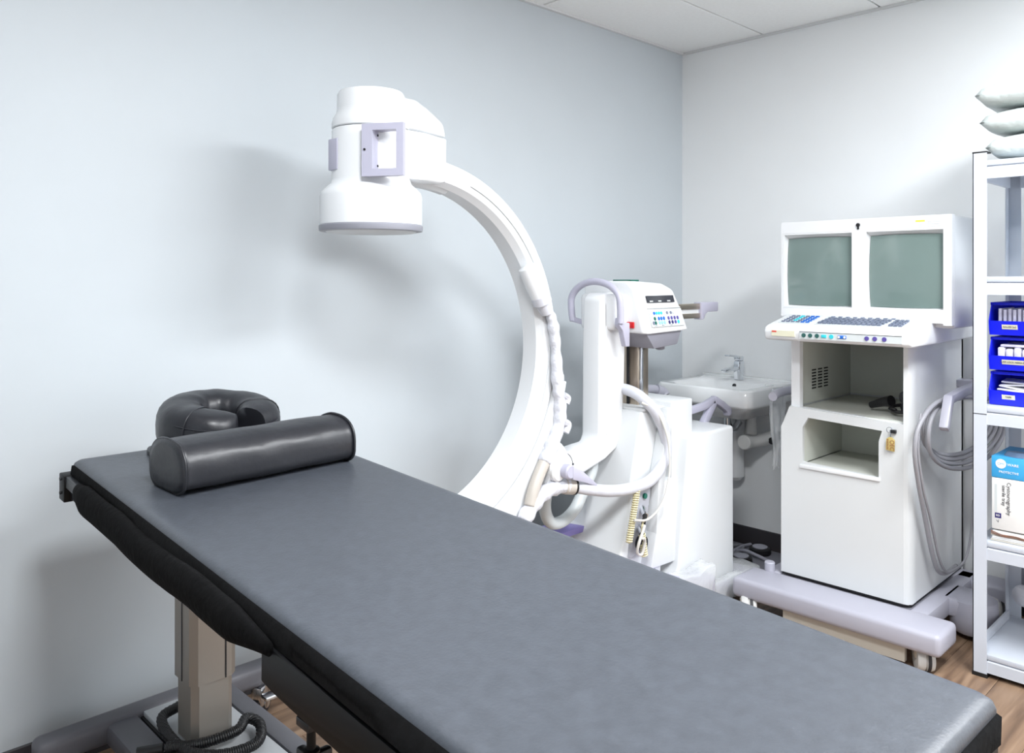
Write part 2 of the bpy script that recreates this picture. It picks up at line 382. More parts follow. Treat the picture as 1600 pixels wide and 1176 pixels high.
# rail clamp hanging below the near part
cp = Vector((.641, 1.085, .775))
cl_ = obj('rail_clamp', bx(cp.x-.016, cp.x+.022, cp.y-.018, cp.y+.018, cp.z-.006, cp.z+.008, .002), M['gun'], tab, loc=cp)
obj('clamp_screw', lathe([(.007, 0), (.007, -.03), (.013, -.032), (.013, -.055), (.008, -.06)], (cp.x, cp.y, cp.z-.01), n=16), M['blackm'], cl_)
obj('clamp_knob', bx(cp.x-.034, cp.x+.034, cp.y-.008, cp.y+.008, cp.z-.066, cp.z-.048, .005, bm=bx(cp.x-.008, cp.x+.008, cp.y-.034, cp.y+.034, cp.z-.066, cp.z-.048, .005)), M['black'], cl_)
# lifting column
def octo(cx, cy, a, b, c, z): return [(cx+p*a-math.copysign(q*c, p), cy+s*b-math.copysign((1-q)*c, s), z) for p, s, q in ((1, -1, 1), (1, -1, 0), (1, 1, 0), (1, 1, 1), (-1, 1, 1), (-1, 1, 0), (-1, -1, 0), (-1, -1, 1))]
def octo(cx, cy, a, b, c, z): return [(cx-a+c, cy-b, z), (cx+a-c, cy-b, z), (cx+a, cy-b+c, z), (cx+a, cy+b-c, z), (cx+a-c, cy+b, z), (cx-a+c, cy+b, z), (cx-a, cy+b-c, z), (cx-a, cy-b+c, z)]
CX, CY = .985, 2.24
obj('column_sleeve', loft([octo(CX, CY, .066, .066, .018, .33), octo(CX, CY, .066, .066, .018, .865)]), M['alu'], tab)
obj('column_core', loft([octo(CX, CY, .059, .059, .017, .165), octo(CX, CY, .059, .059, .017, .34)]), M['alu'], tab)
obj('column_seam', bx(CX+.028, CX+.032, CY-.0675, CY-.06, .33, .86, bm=bx(CX-.0675, CX-.06, CY-.004, CY, .33, .86)), M['gun'], tab)
obj('column_head', bx(CX-.13, CX+.13, CY-.15, CY+.07, .845, .872, .004), M['blackm'], tab)
# base
obj('base_plate', prism([(.90, 2.06), (1.10, 1.5), (1.10, 2.47), (.90, 2.47)][::1], 'z', .15, .166, .003), M['plate'], tab, label='white base cover plate')
obj('base_plate_edge', prism([(.893, 2.04), (1.105, 1.46), (1.105, 2.478), (.893, 2.478)], 'z', .143, .151), M['black'], tab)
obj('side_beam', bx(1.105, 1.165, 1.25, 2.50, .10, .168, .012), M['frame'], tab)
obj('side_beam', bx(.80, .888, 1.25, 2.50, .10, .160, .012), M['frame'], tab)
obj('cross_beam', bx(.62, 1.35, 2.47, 2.545, .10, .172, .022, 3), M['frame'], tab)
obj('cross_beam', bx(.66, 1.32, 1.2, 1.27, .10, .168, .02, 3), M['frame'], tab)
def caster(name, x, y, r, wmat, hmat, parent, fork=True, top=.12, yw=.02, rot=0):
    c = obj(name, lathe([(r*.35, -yw), (r*.85, -yw), (r, -yw*.6), (r, yw*.6), (r*.85, yw), (r*.35, yw)], (x, y, r), 'y', 24), wmat, parent, loc=(x, y, r))
    if fork: obj('fork', bx(x-r*.8, x+r*.45, y-yw-.006, y+yw+.006, r*.9, top, .008), hmat, c)
    obj('hub', lathe([(r*.4, -yw-.008), (r*.4, yw+.008)], (x, y, r), 'y', 16), hmat, c)
    if rot: c.rotation_euler.z = rot
    return c
for x, y in ((.68, 2.5), (1.29, 2.5), (.70, 1.23), (1.27, 1.23)): caster('caster', x, y, .038, M['rubberd'], M['chrome'], tab, top=.102, yw=.016, rot=.5)
for x, y in ((.70, 2.44), (1.315, 2.45)):
    o = obj('caster_pedal', bx(x-.05, x+.045, y-.03, y+.01, .075, .088, .005), M['chrome'], tab)
# coiled cord round the foot of the column
P = spline([(.86, 2.20, .185), (.93, 2.145, .19), (1.02, 2.12, .2), (1.07, 2.16, .2), (1.09, 2.12, .19), (1.05, 2.06, .18), (.96, 2.07, .18), (.90, 2.14, .182), (.885, 2.24, .19), (.90, 2.33, .2), (.955, 2.35, .205)], 30)
tw = []
for i, p in enumerate(P):
    d = (P[min(i+1, len(P)-1)]-P[max(i-1, 0)]).normalized(); u = d.cross(Vector((0, 0, 1))).normalized(); v = d.cross(u)
    for q in range(4):
        a = 2*PI*(i*4+q)/7.3
        pp = p + (P[min(i+1, len(P)-1)]-p)*q/4
        tw.append(pp+(u*math.cos(a)+v*math.sin(a))*.011)
cc = obj('coiled_cord', tube(tw, .0042, n=5, smooth=False), M['ccord'], tab, sharp=2)
obj('cord_core', tube(P, .008, n=8, smooth=False), M['ccord'], cc)
obj('cord_plug', tube([(.855, 2.205, .183), (.80, 2.24, .18)], .014, n=12, smooth=False), M['ccord'], cc)

# ------------------------------------------------------------------ cushions on the table
def bolster():
    c = Vector((.985, 1.925, 0)); ang = math.radians(3); dx = Vector((math.cos(ang), math.sin(ang), 0)); dy = Vector((-math.sin(ang), math.cos(ang), 0))
    zt = .9475; L = .236; n = 40; rings = []; N = 30
    def sec(s, k=1, wob=1):
        out = []
        for j in range(n):
            a = 2*PI*j/n; ca, sa = math.cos(a), math.sin(a)
            y = .088*math.copysign(abs(ca)**.85, ca); z = .060+.060*math.copysign(abs(sa)**(.85 if sa > 0 else .45), sa)
            y *= k; z = .06+(z-.06)*k
            q = wob*.0025*noise.noise(Vector((s*14, ca*2.2, sa*2.2)))
            out.append(c+dx*s+dy*(y+q*ca)+Vector((0, 0, zt+max(.001, z+q*sa))))
        return out
    rings.append(sec(-L-.002, .5)); rings.append(sec(-L-.004, .82)); 
    for i in range(N+1):
        s = -L+2*L*i/N; e = min(s+L, L-s); k = 1.03 if e < .008 else (1.0-.03*math.exp(-e*30))
        rings.append(sec(s, k))
    rings.append(sec(L+.004, .82)); rings.append(sec(L+.002, .5))
    o = obj('bolster_cushion', loft(rings), M['vinyl'], loc=c+Vector((0, 0, zt)), sharp=2)
    tag(o, 'long black vinyl bolster cushion lying across the head of the exam table', 'cushion')
    for s in (-L+.003, L-.003): obj('piping', tube(sec(s, 1.035, 1), .0035, n=6, closed=True, k=1), M['vinyl'], o, sharp=2)
    pts = [p for p in sec(L-.02, 1.002)]
    return o
bolster()
def ringcushion():
    c = Vector((1.015, 2.215, 1.031)); rings = []; N = 60; n = 24; R, rr, hh = .103, .063, .070
    g0 = math.radians(-78); half = math.radians(15)      # the gap of the horseshoe faces the camera
    tilt = Matrix.Rotation(math.radians(9), 3, 'X')
    for i in range(N+1):
        t = i/N; a = g0+half+(2*PI-2*half)*t
        e = min(t, 1-t)
        k = 1 if e > .10 else (.42+.58*math.sin(PI/2*e/.10) if t > .5 else .80+.2*math.sin(PI/2*e/.1))
        cen = Vector((R*math.cos(a), R*math.sin(a), 0)); ra = Vector((math.cos(a), math.sin(a), 0)); ring = []
        for j in range(n):
            b = 2*PI*j/n; cb, sb = math.cos(b), math.sin(b)
            q = 1+.05*noise.noise(Vector((math.cos(a)*3, math.sin(a)*3+cb, sb*1.5)))
            p = cen+ra*(rr*k*math.copysign(abs(cb)**.75, cb)*q)+Vector((0, 0, hh*math.copysign(abs(sb)**.7, sb)*q*(.75+.25*k)))
            ring.append(c+tilt @ p)
        if i == 0: rings.append([c+tilt @ (cen+(Vector(p)-c-tilt@cen)*.6) if False else (Vector(p)-(c+tilt@cen))*.55+(c+tilt@cen) for p in ring])
        rings.append(ring)
        if i == N: rings.append([(Vector(p)-(c+tilt@cen))*.5+(c+tilt@cen) for p in ring])
    o = obj('head_cushion', loft(rings), M['vinyl'], loc=c-Vector((0, 0, .07)), sharp=1.3)
    tag(o, 'horseshoe-shaped black vinyl head cushion behind the bolster', 'cushion')
    seam = []
    for i in range(50):
        a = g0+half+.05+(2*PI-2*half-.1)*i/49; seam.append(c+tilt @ Vector(((R+rr*.93)*math.cos(a), (R+rr*.93)*math.sin(a), .031)))
    obj('seam', tube(seam, .0022, n=5, k=1), M['vinyl'], o, sharp=2)
    for sg, aa in ((1, .9), (1, -2.4)):
        a = g0+sg*1.15+(0 if aa > 0 else PI*1.02)
    for a in (g0+math.radians(62), g0-math.radians(70)):
        ra = Vector((math.cos(a), math.sin(a), 0)); cen = ra*R
        loop = [c+tilt @ (cen+ra*(rr*1.02*math.copysign(abs(math.cos(b))**.75, math.cos(b)))+Vector((0, 0, hh*1.02*math.copysign(abs(math.sin(b))**.7, math.sin(b))))) for b in [2*PI*j/24 for j in range(24)]]
        obj('seam', tube(loop, .002, n=5, k=1, closed=True), M['vinyl'], o, sharp=2)
    return o
ringcushion()
fp = obj('flat_cushion', prism([(.82, 2.045), (1.2, 2.06), (1.19, 2.30), (.84, 2.29)], 'z', .9545, .985, .012, 3), M['vinyl'])
tag(fp, 'thin flat black cushion under the head cushion', 'cushion')

# ------------------------------------------------------------------ mobile C-arm x-ray machine
ma = empty('c_arm_machine', (2.9, 2.145, 0), 'white mobile x-ray machine with a large C-shaped arm over the exam table', 'x-ray machine')
CC = (1.648, 1.192)
def arcp(r, a, y): return (CC[0]+r*math.cos(a), y, CC[1]+r*math.sin(a))
def arcsweep(sec, a0, a1, n=72, bev=0):
    """sec: list of (radius, y) closed section"""
    return loft([[arcp(r, math.radians(a0+(a1-a0)*i/n), y) for r, y in sec] for i in range(n+1)])
YN, YF = 2.092, 2.198
arc = obj('c_shaped_arc', arcsweep([(.577, YF-.012), (.568, YF-.004), (.567, YF-.02), (.567, YN+.032), (.583, YN+.006), (.597, YN+.002), (.640, YN), (.648, YN+.006), (.650, YN+.03), (.650, YF-.03), (.648, YF-.006), (.640, YF), (.583, YF)], -104, 97), M['gloss'], ma, sharp=.5)
obj('arc_rail', arcsweep([(.604, YN+.003), (.604, YN-.004), (.628, YN-.004), (.628, YN+.003)], -102, 70), M['white'], arc)
obj('arc_rail', arcsweep([(.604, YF-.003), (.604, YF+.004), (.628, YF+.004), (.628, YF-.003)], -102, 70), M['white'], arc)
obj('arc_cover', arcsweep([(.556, YN+.05), (.567, YN+.035), (.569, YN+.035), (.569, YF-.02), (.567, YF-.02), (.556, YF-.03)], 76, 93, 16), M['white'], arc)
# image intensifier
DX, DY = 1.482, 2.145
det = obj('image_intensifier', lathe([(.150, 1.606), (.160, 1.612), (.160, 1.700), (.157, 1.712), (.146, 1.724), (.128, 1.740), (.1235, 1.752), (.123, 1.905), (.120, 1.91)], (DX, DY, 0), n=64), M['gloss'], ma, loc=(DX, DY, 1.6))
obj('intensifier_ring', lathe([(.150, 1.590), (.161, 1.592), (.163, 1.598), (.163, 1.608), (.158, 1.613), (.14, 1.613)], (DX, DY, 0), n=64), M['rim'], det, label='grey rim ring')
obj('intensifier_face', lathe([(.15, 1.593), (.135, 1.587), (.06, 1.584), (.01, 1.583)], (DX, DY, 0), n=48), M['white'], det)
obj('intensifier_cap', lathe([(.120, 1.912), (.1235, 1.915), (.1235, 1.928), (.119, 1.945), (.109, 1.962), (.107, 1.975), (.106, 2.020), (.100, 2.030), (.085, 2.034), (.01, 2.036)], (DX, DY, 0), n=64), M['gloss'], det)
obj('intensifier_bracket', loft([[(DX-.0, DY-.108, z), (1.62, DY-.100, z), (xx, DY-.055, z), (xx, DY+.055, z), (1.62, DY+.100, z), (DX-.0, DY+.108, z)] for z, xx in ((1.757, 1.715), (1.767, 1.745), (1.91, 1.747))], bev=.008), M['gloss'], ma)
obj('bracket_cover', loft([[(DX+.0, DY-.108+i, z), (1.60, DY-.102+i, z), (xx, DY-.055+i*.5, z), (xx, DY+.055-i*.5, z), (1.60, DY+.102-i, z), (DX+.0, DY+.108-i, z)] for z, xx, i in ((1.914, 1.747, 0), (1.962, 1.735, .004), (2.005, 1.66, .012), (2.018, 1.635, .03))], bev=.01), M['gloss'], ma)
HM = Matrix.Translation((1.408, 1.982, 0)) @ Matrix.Rotation(math.radians(-58), 4, 'Z'); hw_ = .066; hz0, hz1 = 1.748, 1.905
hd = obj('detector_handle', xf(framep([(-hw_, hz0), (hw_, hz0), (hw_, hz1), (-hw_, hz1)], [(-hw_+.034, hz0+.022), (hw_-.022, hz0+.022), (hw_-.022, hz1-.02), (-hw_+.034, hz1-.02)], 'y', 0, .020), HM), M['lav'], ma, label='lavender square grab handle')
bmh = bx(-hw_+.006, -hw_+.034, .019, .085, hz0+.004, hz1-.004, .003)
bx(-hw_+.02, hw_-.03, .019, .055, hz0+.003, hz0+.02, .003, bm=bmh); bx(-hw_+.02, hw_-.03, .019, .055, hz1-.018, hz1-.003, .003, bm=bmh)
obj('handle_mount', xf(bmh, HM), M['lav'], hd)
for (x, z) in ((-hw_+.010, hz0+.08),): obj('screw', xf(lathe([(.0035, 0), (.0035, -.003)], (x, 0, z), 'y', 10), HM), M['black'], hd)
for z in (hz0+.035, hz1-.03): obj('screw', xf(lathe([(.0035, -.001), (.0035, .003)], (-hw_+.034, .04, z), 'x', 10), HM), M['black'], hd)
obj('rear_handle_mount', bx(DX-.1265, DX-.10, DY+.0, DY+.05, hz0+.03, hz1-.03, .003), M['lav'], ma)
# x-ray tube at the lower end of the arc
obj('tube_housing', lathe([(.05, .80), (.10, .79), (.115, .77), (.118, .60), (.10, .57), (.05, .565)], (1.53, DY, 0), n=40), M['gloss'], ma)
obj('tube_tank', bx(1.44, 1.70, DY-.085, DY+.085, .50, .62, .025, 3), M['gloss'], ma)
# cable outlet on the arc
def dome(p0, p1, r0, r1, n=20):
    return tube([p0, Vector(p0).lerp(Vector(p1), .12), Vector(p0).lerp(Vector(p1), .5), p1], 1, n=n, k=5, rf=lambda t: r0*min(1, .25+5*t)*(1-t)+r1*t*1.0 if t < .2 else r0+(r1-r0)*t)
obj('cable_outlet', dome((2.125, 2.088, 1.49), (2.185, 2.075, 1.375), .034, .036), M['gloss'], ma)
sr = obj('strain_relief', tube([(2.183, 2.075, 1.380), (2.198, 2.074, 1.352)], .037, n=20, smooth=False), M['hose'], ma)
obj('strain_sleeve', tube([(2.196, 2.074, 1.356), (2.222, 2.073, 1.315)], 1, n=20, smooth=False, rf=lambda t: .031-.006*t), M['hose'], sr)
cab = [(2.214, 2.072, 1.33), (2.240, 2.07, 1.300), (2.258, 2.07, 1.236), (2.268, 2.068, 1.139), (2.272, 2.066, 1.041), (2.285, 2.066, .967), (2.280, 2.064, .895), (2.240, 2.06, .826), (2.190, 2.058, .761), (2.152, 2.055, .71), (2.125, 2.052, .667), (2.105, 2.05, .617)]
wr = obj('wrapped_cable', tube(cab[:9], .021, n=14, k=10, rf=lambda t: .9+.35*t+.16*math.sin(t*23)*math.sin(t*51)), M['wrap'], ma, sharp=2)
obj('cable_end', tube(cab[7:], .0225, n=14, k=8), M['taupe'], ma, sharp=2)
obj('film_knot', tube([(2.30, 2.06, 1.0), (2.325, 2.06, .985), (2.315, 2.06, .965)], .012, n=8), M['wrap'], wr)
obj('film_knot', tube([(2.29, 2.06, .90), (2.325, 2.06, .885), (2.31, 2.06, .855)], .014, n=8), M['wrap'], wr)
# arc carrier
def carrier(r0, r1, a0, a1, y0, y1): return arcsweep([(r0, y0), (r1, y0), (r1, y1), (r0, y1)], a0, a1, 24)
obj('arc_carrier', carrier(.652, .705, -70, -12, YN-.012, YF+.012), M['gloss'], ma)
obj('carrier_cheek', carrier(.600, .69, -68, -14, YF+.006, YF+.02), M['gloss'], ma)
obj('carrier_cheek', loft([[arcp(.655, math.radians(a), YN-.014), arcp(.655+d, math.radians(a), YN-.014), arcp(.655+d, math.radians(a), YN-.002), arcp(.655, math.radians(a), YN-.002)] for a, d in [(-60+50*i/24, .03+.055*min(1, (24-i)/10)) for i in range(25)]]), M['gloss'], ma)
obj('pivot_disc', lathe([(.098, 0), (.098, .03), (.085, .045), (.085, .12)], (2.20, 2.135, .735), 'x', 36), M['gloss'], ma)
# L-shaped support arm
prof = [(2.31, .668), (2.42, .655), (2.60, .700), (2.675, .735), (2.712, .800), (2.728, 1.0), (2.735, 1.20), (2.73, 1.355), (2.705, 1.385), (2.60, 1.385), (2.572, 1.36), (2.566, 1.2), (2.562, .80), (2.545, .772), (2.40, .762), (2.315, .755)]
obj('support_arm', prism(prof, 'y', 2.097, 2.198, .014, 3), M['gloss'], ma)
obj('arm_flat', prism([(2.60, .80), (2.69, .86), (2.70, 1.2), (2.695, 1.34), (2.60, 1.34)], 'y', 2.093, 2.1, .002), M['gloss'], ma)
sc_ = obj('angle_scale', loft([[(2.345+.05*math.cos(a)*k, 2.0955, .705+.06*math.sin(a)*k) for k in (1.02, .98)] + [(2.345+.05*math.cos(a)*.98, 2.0965, .705+.06*math.sin(a)*.98), (2.345+.05*math.cos(a)*1.02, 2.0965, .705+.06*math.sin(a)*1.02)] for a in [math.radians(10+75*i/12) for i in range(13)]]), M['ink'], ma)
for a in (10, 85): obj('scale_dot', lathe([(.0045, 0), (.0045, -.002)], (2.345+.05*math.cos(math.radians(a)), 2.096, .705+.06*math.sin(math.radians(a))), 'y', 10), M['ink'], sc_)
obj('pin', lathe([(.004, 0), (.004, -.003)], (2.655, 2.093, 1.325), 'y', 10), M['black'], ma)
# brake lever
bl = obj('brake_hub', lathe([(.036, .03), (.036, -.035), (.03, -.042)], (2.235, 2.062, .722), 'y', 24), M['gloss'], ma)
obj('brake_knob', lathe([(.027, .0), (.027, -.03), (.022, -.035)], (2.262, 2.022, .724), 'y', 24), M['lav'], bl)
obj('brake_lever', loft([[(2.27, y, .745), (2.27, y, .695), (2.34, y, .672), (2.41, y, .645), (2.41, y, .655), (2.33, y, .715)] for y in (1.985, 1.998)], bev=.003), M['lav'], bl)
# handle arch over the arm
ap = [(2.60, 2.275, 1.262), (2.60, 2.283, 1.30), (2.60, 2.283, 1.362), (2.60, 2.245, 1.405), (2.60, 2.19, 1.427), (2.60, 2.13, 1.428), (2.60, 2.07, 1.41), (2.60, 2.03, 1.372), (2.60, 2.022, 1.32), (2.60, 2.022, 1.262)]
ah = obj('arch_handle', tube(ap, .0145, n=12, k=5), M['lav'], ma)
obj('arch_bracket', loft([[(2.595, y, 1.285), (2.625, y, 1.262), (2.66, y, 1.262), (2.66, y, 1.165), (2.635, y, 1.165), (2.615, y, 1.23), (2.59, y, 1.255)] for y in (2.02, 2.046)], bev=.004), M['lav'], ah)
obj('arch_bracket', bar([(2.60, 2.277, 1.27), (2.62, 2.20, 1.25)], .02, .02, .003), M['lav'], ah)
# control unit
cu = obj('control_unit', loft([[(2.70, 2.30, 1.225), (2.70, 1.985, 1.215), (2.725, 1.965, 1.213), (3.0, 1.965, 1.22), (3.0, 2.30, 1.225)],
                                [(2.70, 2.30, 1.30), (2.70, 2.005, 1.30), (2.72, 1.985, 1.30), (2.985, 1.985, 1.30), (2.985, 2.30, 1.30)],
                                [(2.70, 2.30, 1.40), (2.70, 2.035, 1.40), (2.72, 2.017, 1.40), (2.960, 2.017, 1.395), (2.960, 2.30, 1.395)],
                                [(2.70, 2.29, 1.432), (2.70, 2.07, 1.432), (2.74, 2.055, 1.434), (2.93, 2.055, 1.422), (2.93, 2.29, 1.422)]], bev=.010, seg=3), M['gloss'], ma)
obj('unit_neck', bx(2.60, 2.72, 2.06, 2.24, 1.23, 1.38, .02, 3), M['gloss'], ma)
obj('unit_tray', loft([[(2.78, 2.27, 1.150), (2.78, 1.985, 1.150), (2.95, 1.985, 1.160), (2.95, 2.27, 1.16)], [(2.712, 2.285, 1.228), (2.712, 1.980, 1.222), (2.975, 1.980, 1.224), (2.975, 2.285, 1.228)]], bev=.006), M['tray'], cu)
obj('tray_foot', lathe([(.02, 0), (.02, -.014), (.012, -.018)], (2.885, 2.03, 1.155), n=16), M['tray'], cu)
obj('top_slot', bx(2.775, 2.83, 2.10, 2.20, 1.43, 1.4375, .002), M['darkg'], cu, label='dark slot in the top')
# slanted face frame: origin bottom left, u along +X, v up the slope
F0 = Vector((2.725, 1.962, 1.222)); FU = Vector((1, 0, 0)); FV = (Vector((2.725, 2.016, 1.40))-Vector((2.725, 1.962, 1.213))).normalized(); FN = FU.cross(FV)
def fp_(u, v, d=0): return F0+FU*u+FV*v-FN*(-d)
def fbox(u0, u1, v0, v1, d0, d1, bev=0):
    return hexa(B(), [fp_(u0, v0, d0), fp_(u1, v0, d0), fp_(u1, v1, d0), fp_(u0, v1, d0)], [fp_(u0, v0, d1), fp_(u1, v0, d1), fp_(u1, v1, d1), fp_(u0, v1, d1)], bev, 1)
ds = obj('display', fbox(.020, .215, .124, .154, -.002, .004, .001), M['lcd'], cu, label='dark display strip')
for u in (.045, .105, .17): obj('display_mark', fbox(u-.010, u+.012, .127, .132, .004, .005), M['keyp'], ds)
obj('display_lip', fbox(.008, .245, .098, .103, 0, .006, .002), M['white'], cu)
kp = obj('keypad', fbox(.015, .25, .020, .095, -.002, .0035, .001), M['keyp'], cu)
def fbtn(u, v, r, m, nm='button', ov=1):
    n = 12; lo = [fp_(u+r*math.cos(2*PI*i/n), v+ov*r*math.sin(2*PI*i/n), .003) for i in range(n)]; hi = [p+FN*.003 for p in lo]
    return obj(nm, loft([lo, hi]), m, kp, loc=fp_(u, v, .003))
for u, m in ((.045, 'bluek'), (.062, 'cyan'), (.079, 'cyan'), (.096, 'cyan'), (.138, 'key'), (.165, 'key'), (.185, 'keyp')): fbtn(u, .078, .0065, M[m])
for u, m in ((.042, 'darkg'), (.07, 'bluek'), (.088, 'bluek'), (.106, 'bluek'), (.14, 'violet'), (.162, 'violet'), (.184, 'violet'), (.206, 'violet')): fbtn(u, .055, .0065, M[m], ov=1.2)
for u, m in ((.028, 'key'), (.042, 'darkg'), (.07, 'sky'), (.088, 'sky'), (.106, 'sky'), (.14, 'navy'), (.162, 'navy'), (.184, 'violet'), (.206, 'cyan')): fbtn(u, .037, .0065, M[m], ov=1.2)
for u in (.04, .09, .15): obj('key_caption', fbox(u-.008, u+.01, .024, .026, .0035, .004), M['ink'], kp)
obj('red_switch', bx(2.690, 2.699, 1.998+.028, 1.998+.062, 1.225+.012, 1.225+.038, .002), M['red'], cu, label='red square switch')
# rear telescoping bars
rb = obj('slide_bar', bx(2.98, 3.30, 2.09, 2.11, 1.300, 1.325, .002), M['steelx'], ma)
obj('slide_bar', bx(2.98, 3.30, 2.09, 2.11, 1.257, 1.280, .002), M['steelx'], ma)
obj('slide_web', bx(2.98, 3.30, 2.098, 2.115, 1.262, 1.318), M['white'], ma)
obj('slide_end', prism([(3.29, 1.250), (3.31, 1.250), (3.325, 1.275), (3.345, 1.285), (3.43, 1.285), (3.435, 1.290), (3.435, 1.325), (3.43, 1.33), (3.29, 1.33)], 'y', 2.08, 2.125, .004), M['lav'], ma, label='lavender end stop')
# column
obj('lift_column', bx(2.795, 2.868, 2.078, 2.21, .88, 1.165, .004), M['steel'], ma, label='brushed steel lift column')
obj('column_rail', bx(2.80, 2.813, 2.064, 2.08, .88, 1.165, .003), M['chrome'], ma)
obj('column_groove', bx(2.788, 2.797, 2.125, 2.135, .89, 1.16), M['gun'], ma)
# base body
def Q(*p): return [tuple(q) for q in p]
nose = loft([[(2.44, 1.975, .11), (2.42, 2.20, .11), (2.36, 2.30, .11), (2.95, 2.32, .11), (2.95, 1.975, .11)],
             [(2.585, 1.99, .40), (2.585, 2.19, .40), (2.57, 2.28, .42), (2.95, 2.31, .42), (2.95, 1.99, .40)],
             [(2.645, 2.0, .633), (2.645, 2.19, .633), (2.72, 2.275, .633), (2.95, 2.30, .633), (2.95, 2.0, .633)],
             [(2.715, 2.0, .895), (2.715, 2.19, .895), (2.78, 2.27, .895), (2.95, 2.28, .895), (2.95, 2.0, .895)]], bev=.012, seg=3)
bs = obj('column_shroud', nose, M['white'], ma)
obj('shroud_rim', bx(2.722, 3.0, 1.996, 2.29, .893, .905, .004, bm=B()), M['white'], ma)
obj('shroud_block', bx(2.86, 3.02, 1.955, 2.30, .45, .925, .008), M['white'], ma)
obj('shroud_rib', loft([[(2.70, 1.93, .15), (2.74, 1.93, .15), (2.74, 2.0, .15), (2.70, 2.0, .15)], [(2.755, 1.945, .60), (2.80, 1.945, .60), (2.80, 2.0, .60), (2.755, 2.0, .60)], [(2.84, 1.955, .90), (2.88, 1.955, .90), (2.88, 2.0, .90), (2.84, 2.0, .90)]], bev=.006), M['white'], ma)
obj('step_box', loft([[(2.68, 1.93, .27), (2.98, 1.915, .27), (2.98, 2.06, .27), (2.68, 2.06, .27)], [(2.805, 1.95, .60), (2.98, 1.935, .62), (2.98, 2.06, .62), (2.805, 2.06, .60)]], bev=.008), M['white'], ma)
gb = obj('generator_cabinet', loft([[(2.73, 1.895, .115), (3.262, 1.895, .085), (3.262, 2.39, .085), (2.73, 2.39, .115)], [(2.83, 1.897, .25), (3.265, 1.897, .2), (3.265, 2.39, .2), (2.83, 2.39, .25)], [(2.915, 1.90, .778), (3.268, 1.90, .782), (3.268, 2.38, .782), (2.915, 2.38, .778)]], bev=.014, seg=3), M['white'], ma)
# connector panel
cpn = obj('connector_panel', loft([[(2.60, 1.974, .33), (2.69, 1.974, .33), (2.69, 1.99, .33), (2.60, 1.99, .33)], [(2.665, 1.982, .61), (2.752, 1.982, .59), (2.752, 1.998, .59), (2.665, 1.998, .61)]]), M['panel'], ma, label='grey connector panel')
obj('green_button', lathe([(.011, 0), (.011, -.008)], (2.702, 1.979, .556), 'y', 14), M['darkg'], cpn, label='green button')
for (x, z) in ((2.693, .510), (2.672, .440)):
    pgs = obj('plug', tube([(x, 1.985, z), (x-.03, 1.945, z-.02)], .013, n=12, smooth=False), M['chrome'], cpn)
    obj('plug_boot', tube([(x-.028, 1.947, z-.018), (x-.065, 1.93, z-.045)], .009, n=10, smooth=False), M['black'], pgs)
obj('socket_ring', lathe([(.03, 0), (.03, -.02), (.024, -.02), (.024, 0)], (2.665, 1.975, .375), 'y', 20), M['gun'], cpn)
def coil(a, b, r, rw, turns, n=9):
    a, b = Vector(a), Vector(b); d = (b-a).normalized(); u = d.cross(Vector((0, 1, .2))).normalized(); v = d.cross(u)
    return tube([a.lerp(b, i/(turns*n))+(u*math.cos(2*PI*i/n)+v*math.sin(2*PI*i/n))*r for i in range(turns*n+1)], rw, n=5, smooth=False)
obj('coiled_cord', coil((2.634, 1.962, .605), (2.568, 1.955, .40), .011, .0035, 24), M['corr'], ma, label='yellowed coiled cord')
obj('coiled_cord', coil((2.640, 1.945, .42), (2.650, 1.940, .33), .012, .0035, 10), M['corr'], ma, label='yellowed coiled cord')
obj('cord_loops', tube([(2.63, 1.925, .463), (2.61, 1.92, .44), (2.585, 1.92, .40), (2.59, 1.93, .36), (2.62, 1.93, .35), (2.625, 1.92, .40), (2.605, 1.915, .42)], .006, n=8), M['lcable'], ma)
obj('thin_cable', tube([(2.70, 1.99, .935), (2.745, 1.95, .90), (2.785, 1.925, .797), (2.79, 1.915, .692), (2.772, 1.91, .616), (2.728, 1.91, .533), (2.641, 1.915, .487), (2.575, 1.935, .492)], .0045, n=8), M['lcable'], ma)
obj('thin_cable', tube([(2.665, 1.935, .48), (2.625, 1.93, .47), (2.63, 1.94, .42)], .004, n=8), M['corr'], ma)
# thick hoses
obj('thick_hose', tube([(2.735, 2.14, .978), (2.722, 2.07, .974), (2.718, 2.01, .955),  (2.755, 1.965, .898), (2.806, 1.955, .812), (2.822, 1.955, .729), (2.781, 1.955, .66), (2.701, 1.96, .616), (2.595, 1.975, .605), (2.493, 1.99, .612), (2.377, 2.005, .638), (2.30, 2.03, .660)], .0235, n=16, k=8), M['hose'], ma, sharp=2)
obj('thick_hose', tube([(2.30, 2.03, .660), (2.233, 2.045, .662), (2.173, 2.05, .648), (2.119, 2.05, .615), (2.07, 2.05, .57)], .028, n=16, k=8, rf=lambda t: 1+.1*math.sin(t*30)), M['wrap'], ma, sharp=2)
obj('hose_clamp', tube([(2.318, 2.025, .655), (2.275, 2.037, .662)], .031, n=18, smooth=False), M['taupe'], ma, label='taupe hose clamp band')
obj('hose_clamp', tube([(2.322, 2.024, .655), (2.315, 2.026, .656)], .033, n=18, smooth=False), M['black'], ma, label='black clamp edge')
obj('low_hose', tube([(2.60, 2.17, .70), (2.575, 2.15, .655), (2.523, 2.15, .581), (2.467, 2.15, .514), (2.398, 2.15, .482), (2.33, 2.15, .487), (2.295, 2.15, .536), (2.297, 2.15, .598), (2.325, 2.14, .645)], .024, n=14, k=8), M['hoseb'], ma, sharp=2)
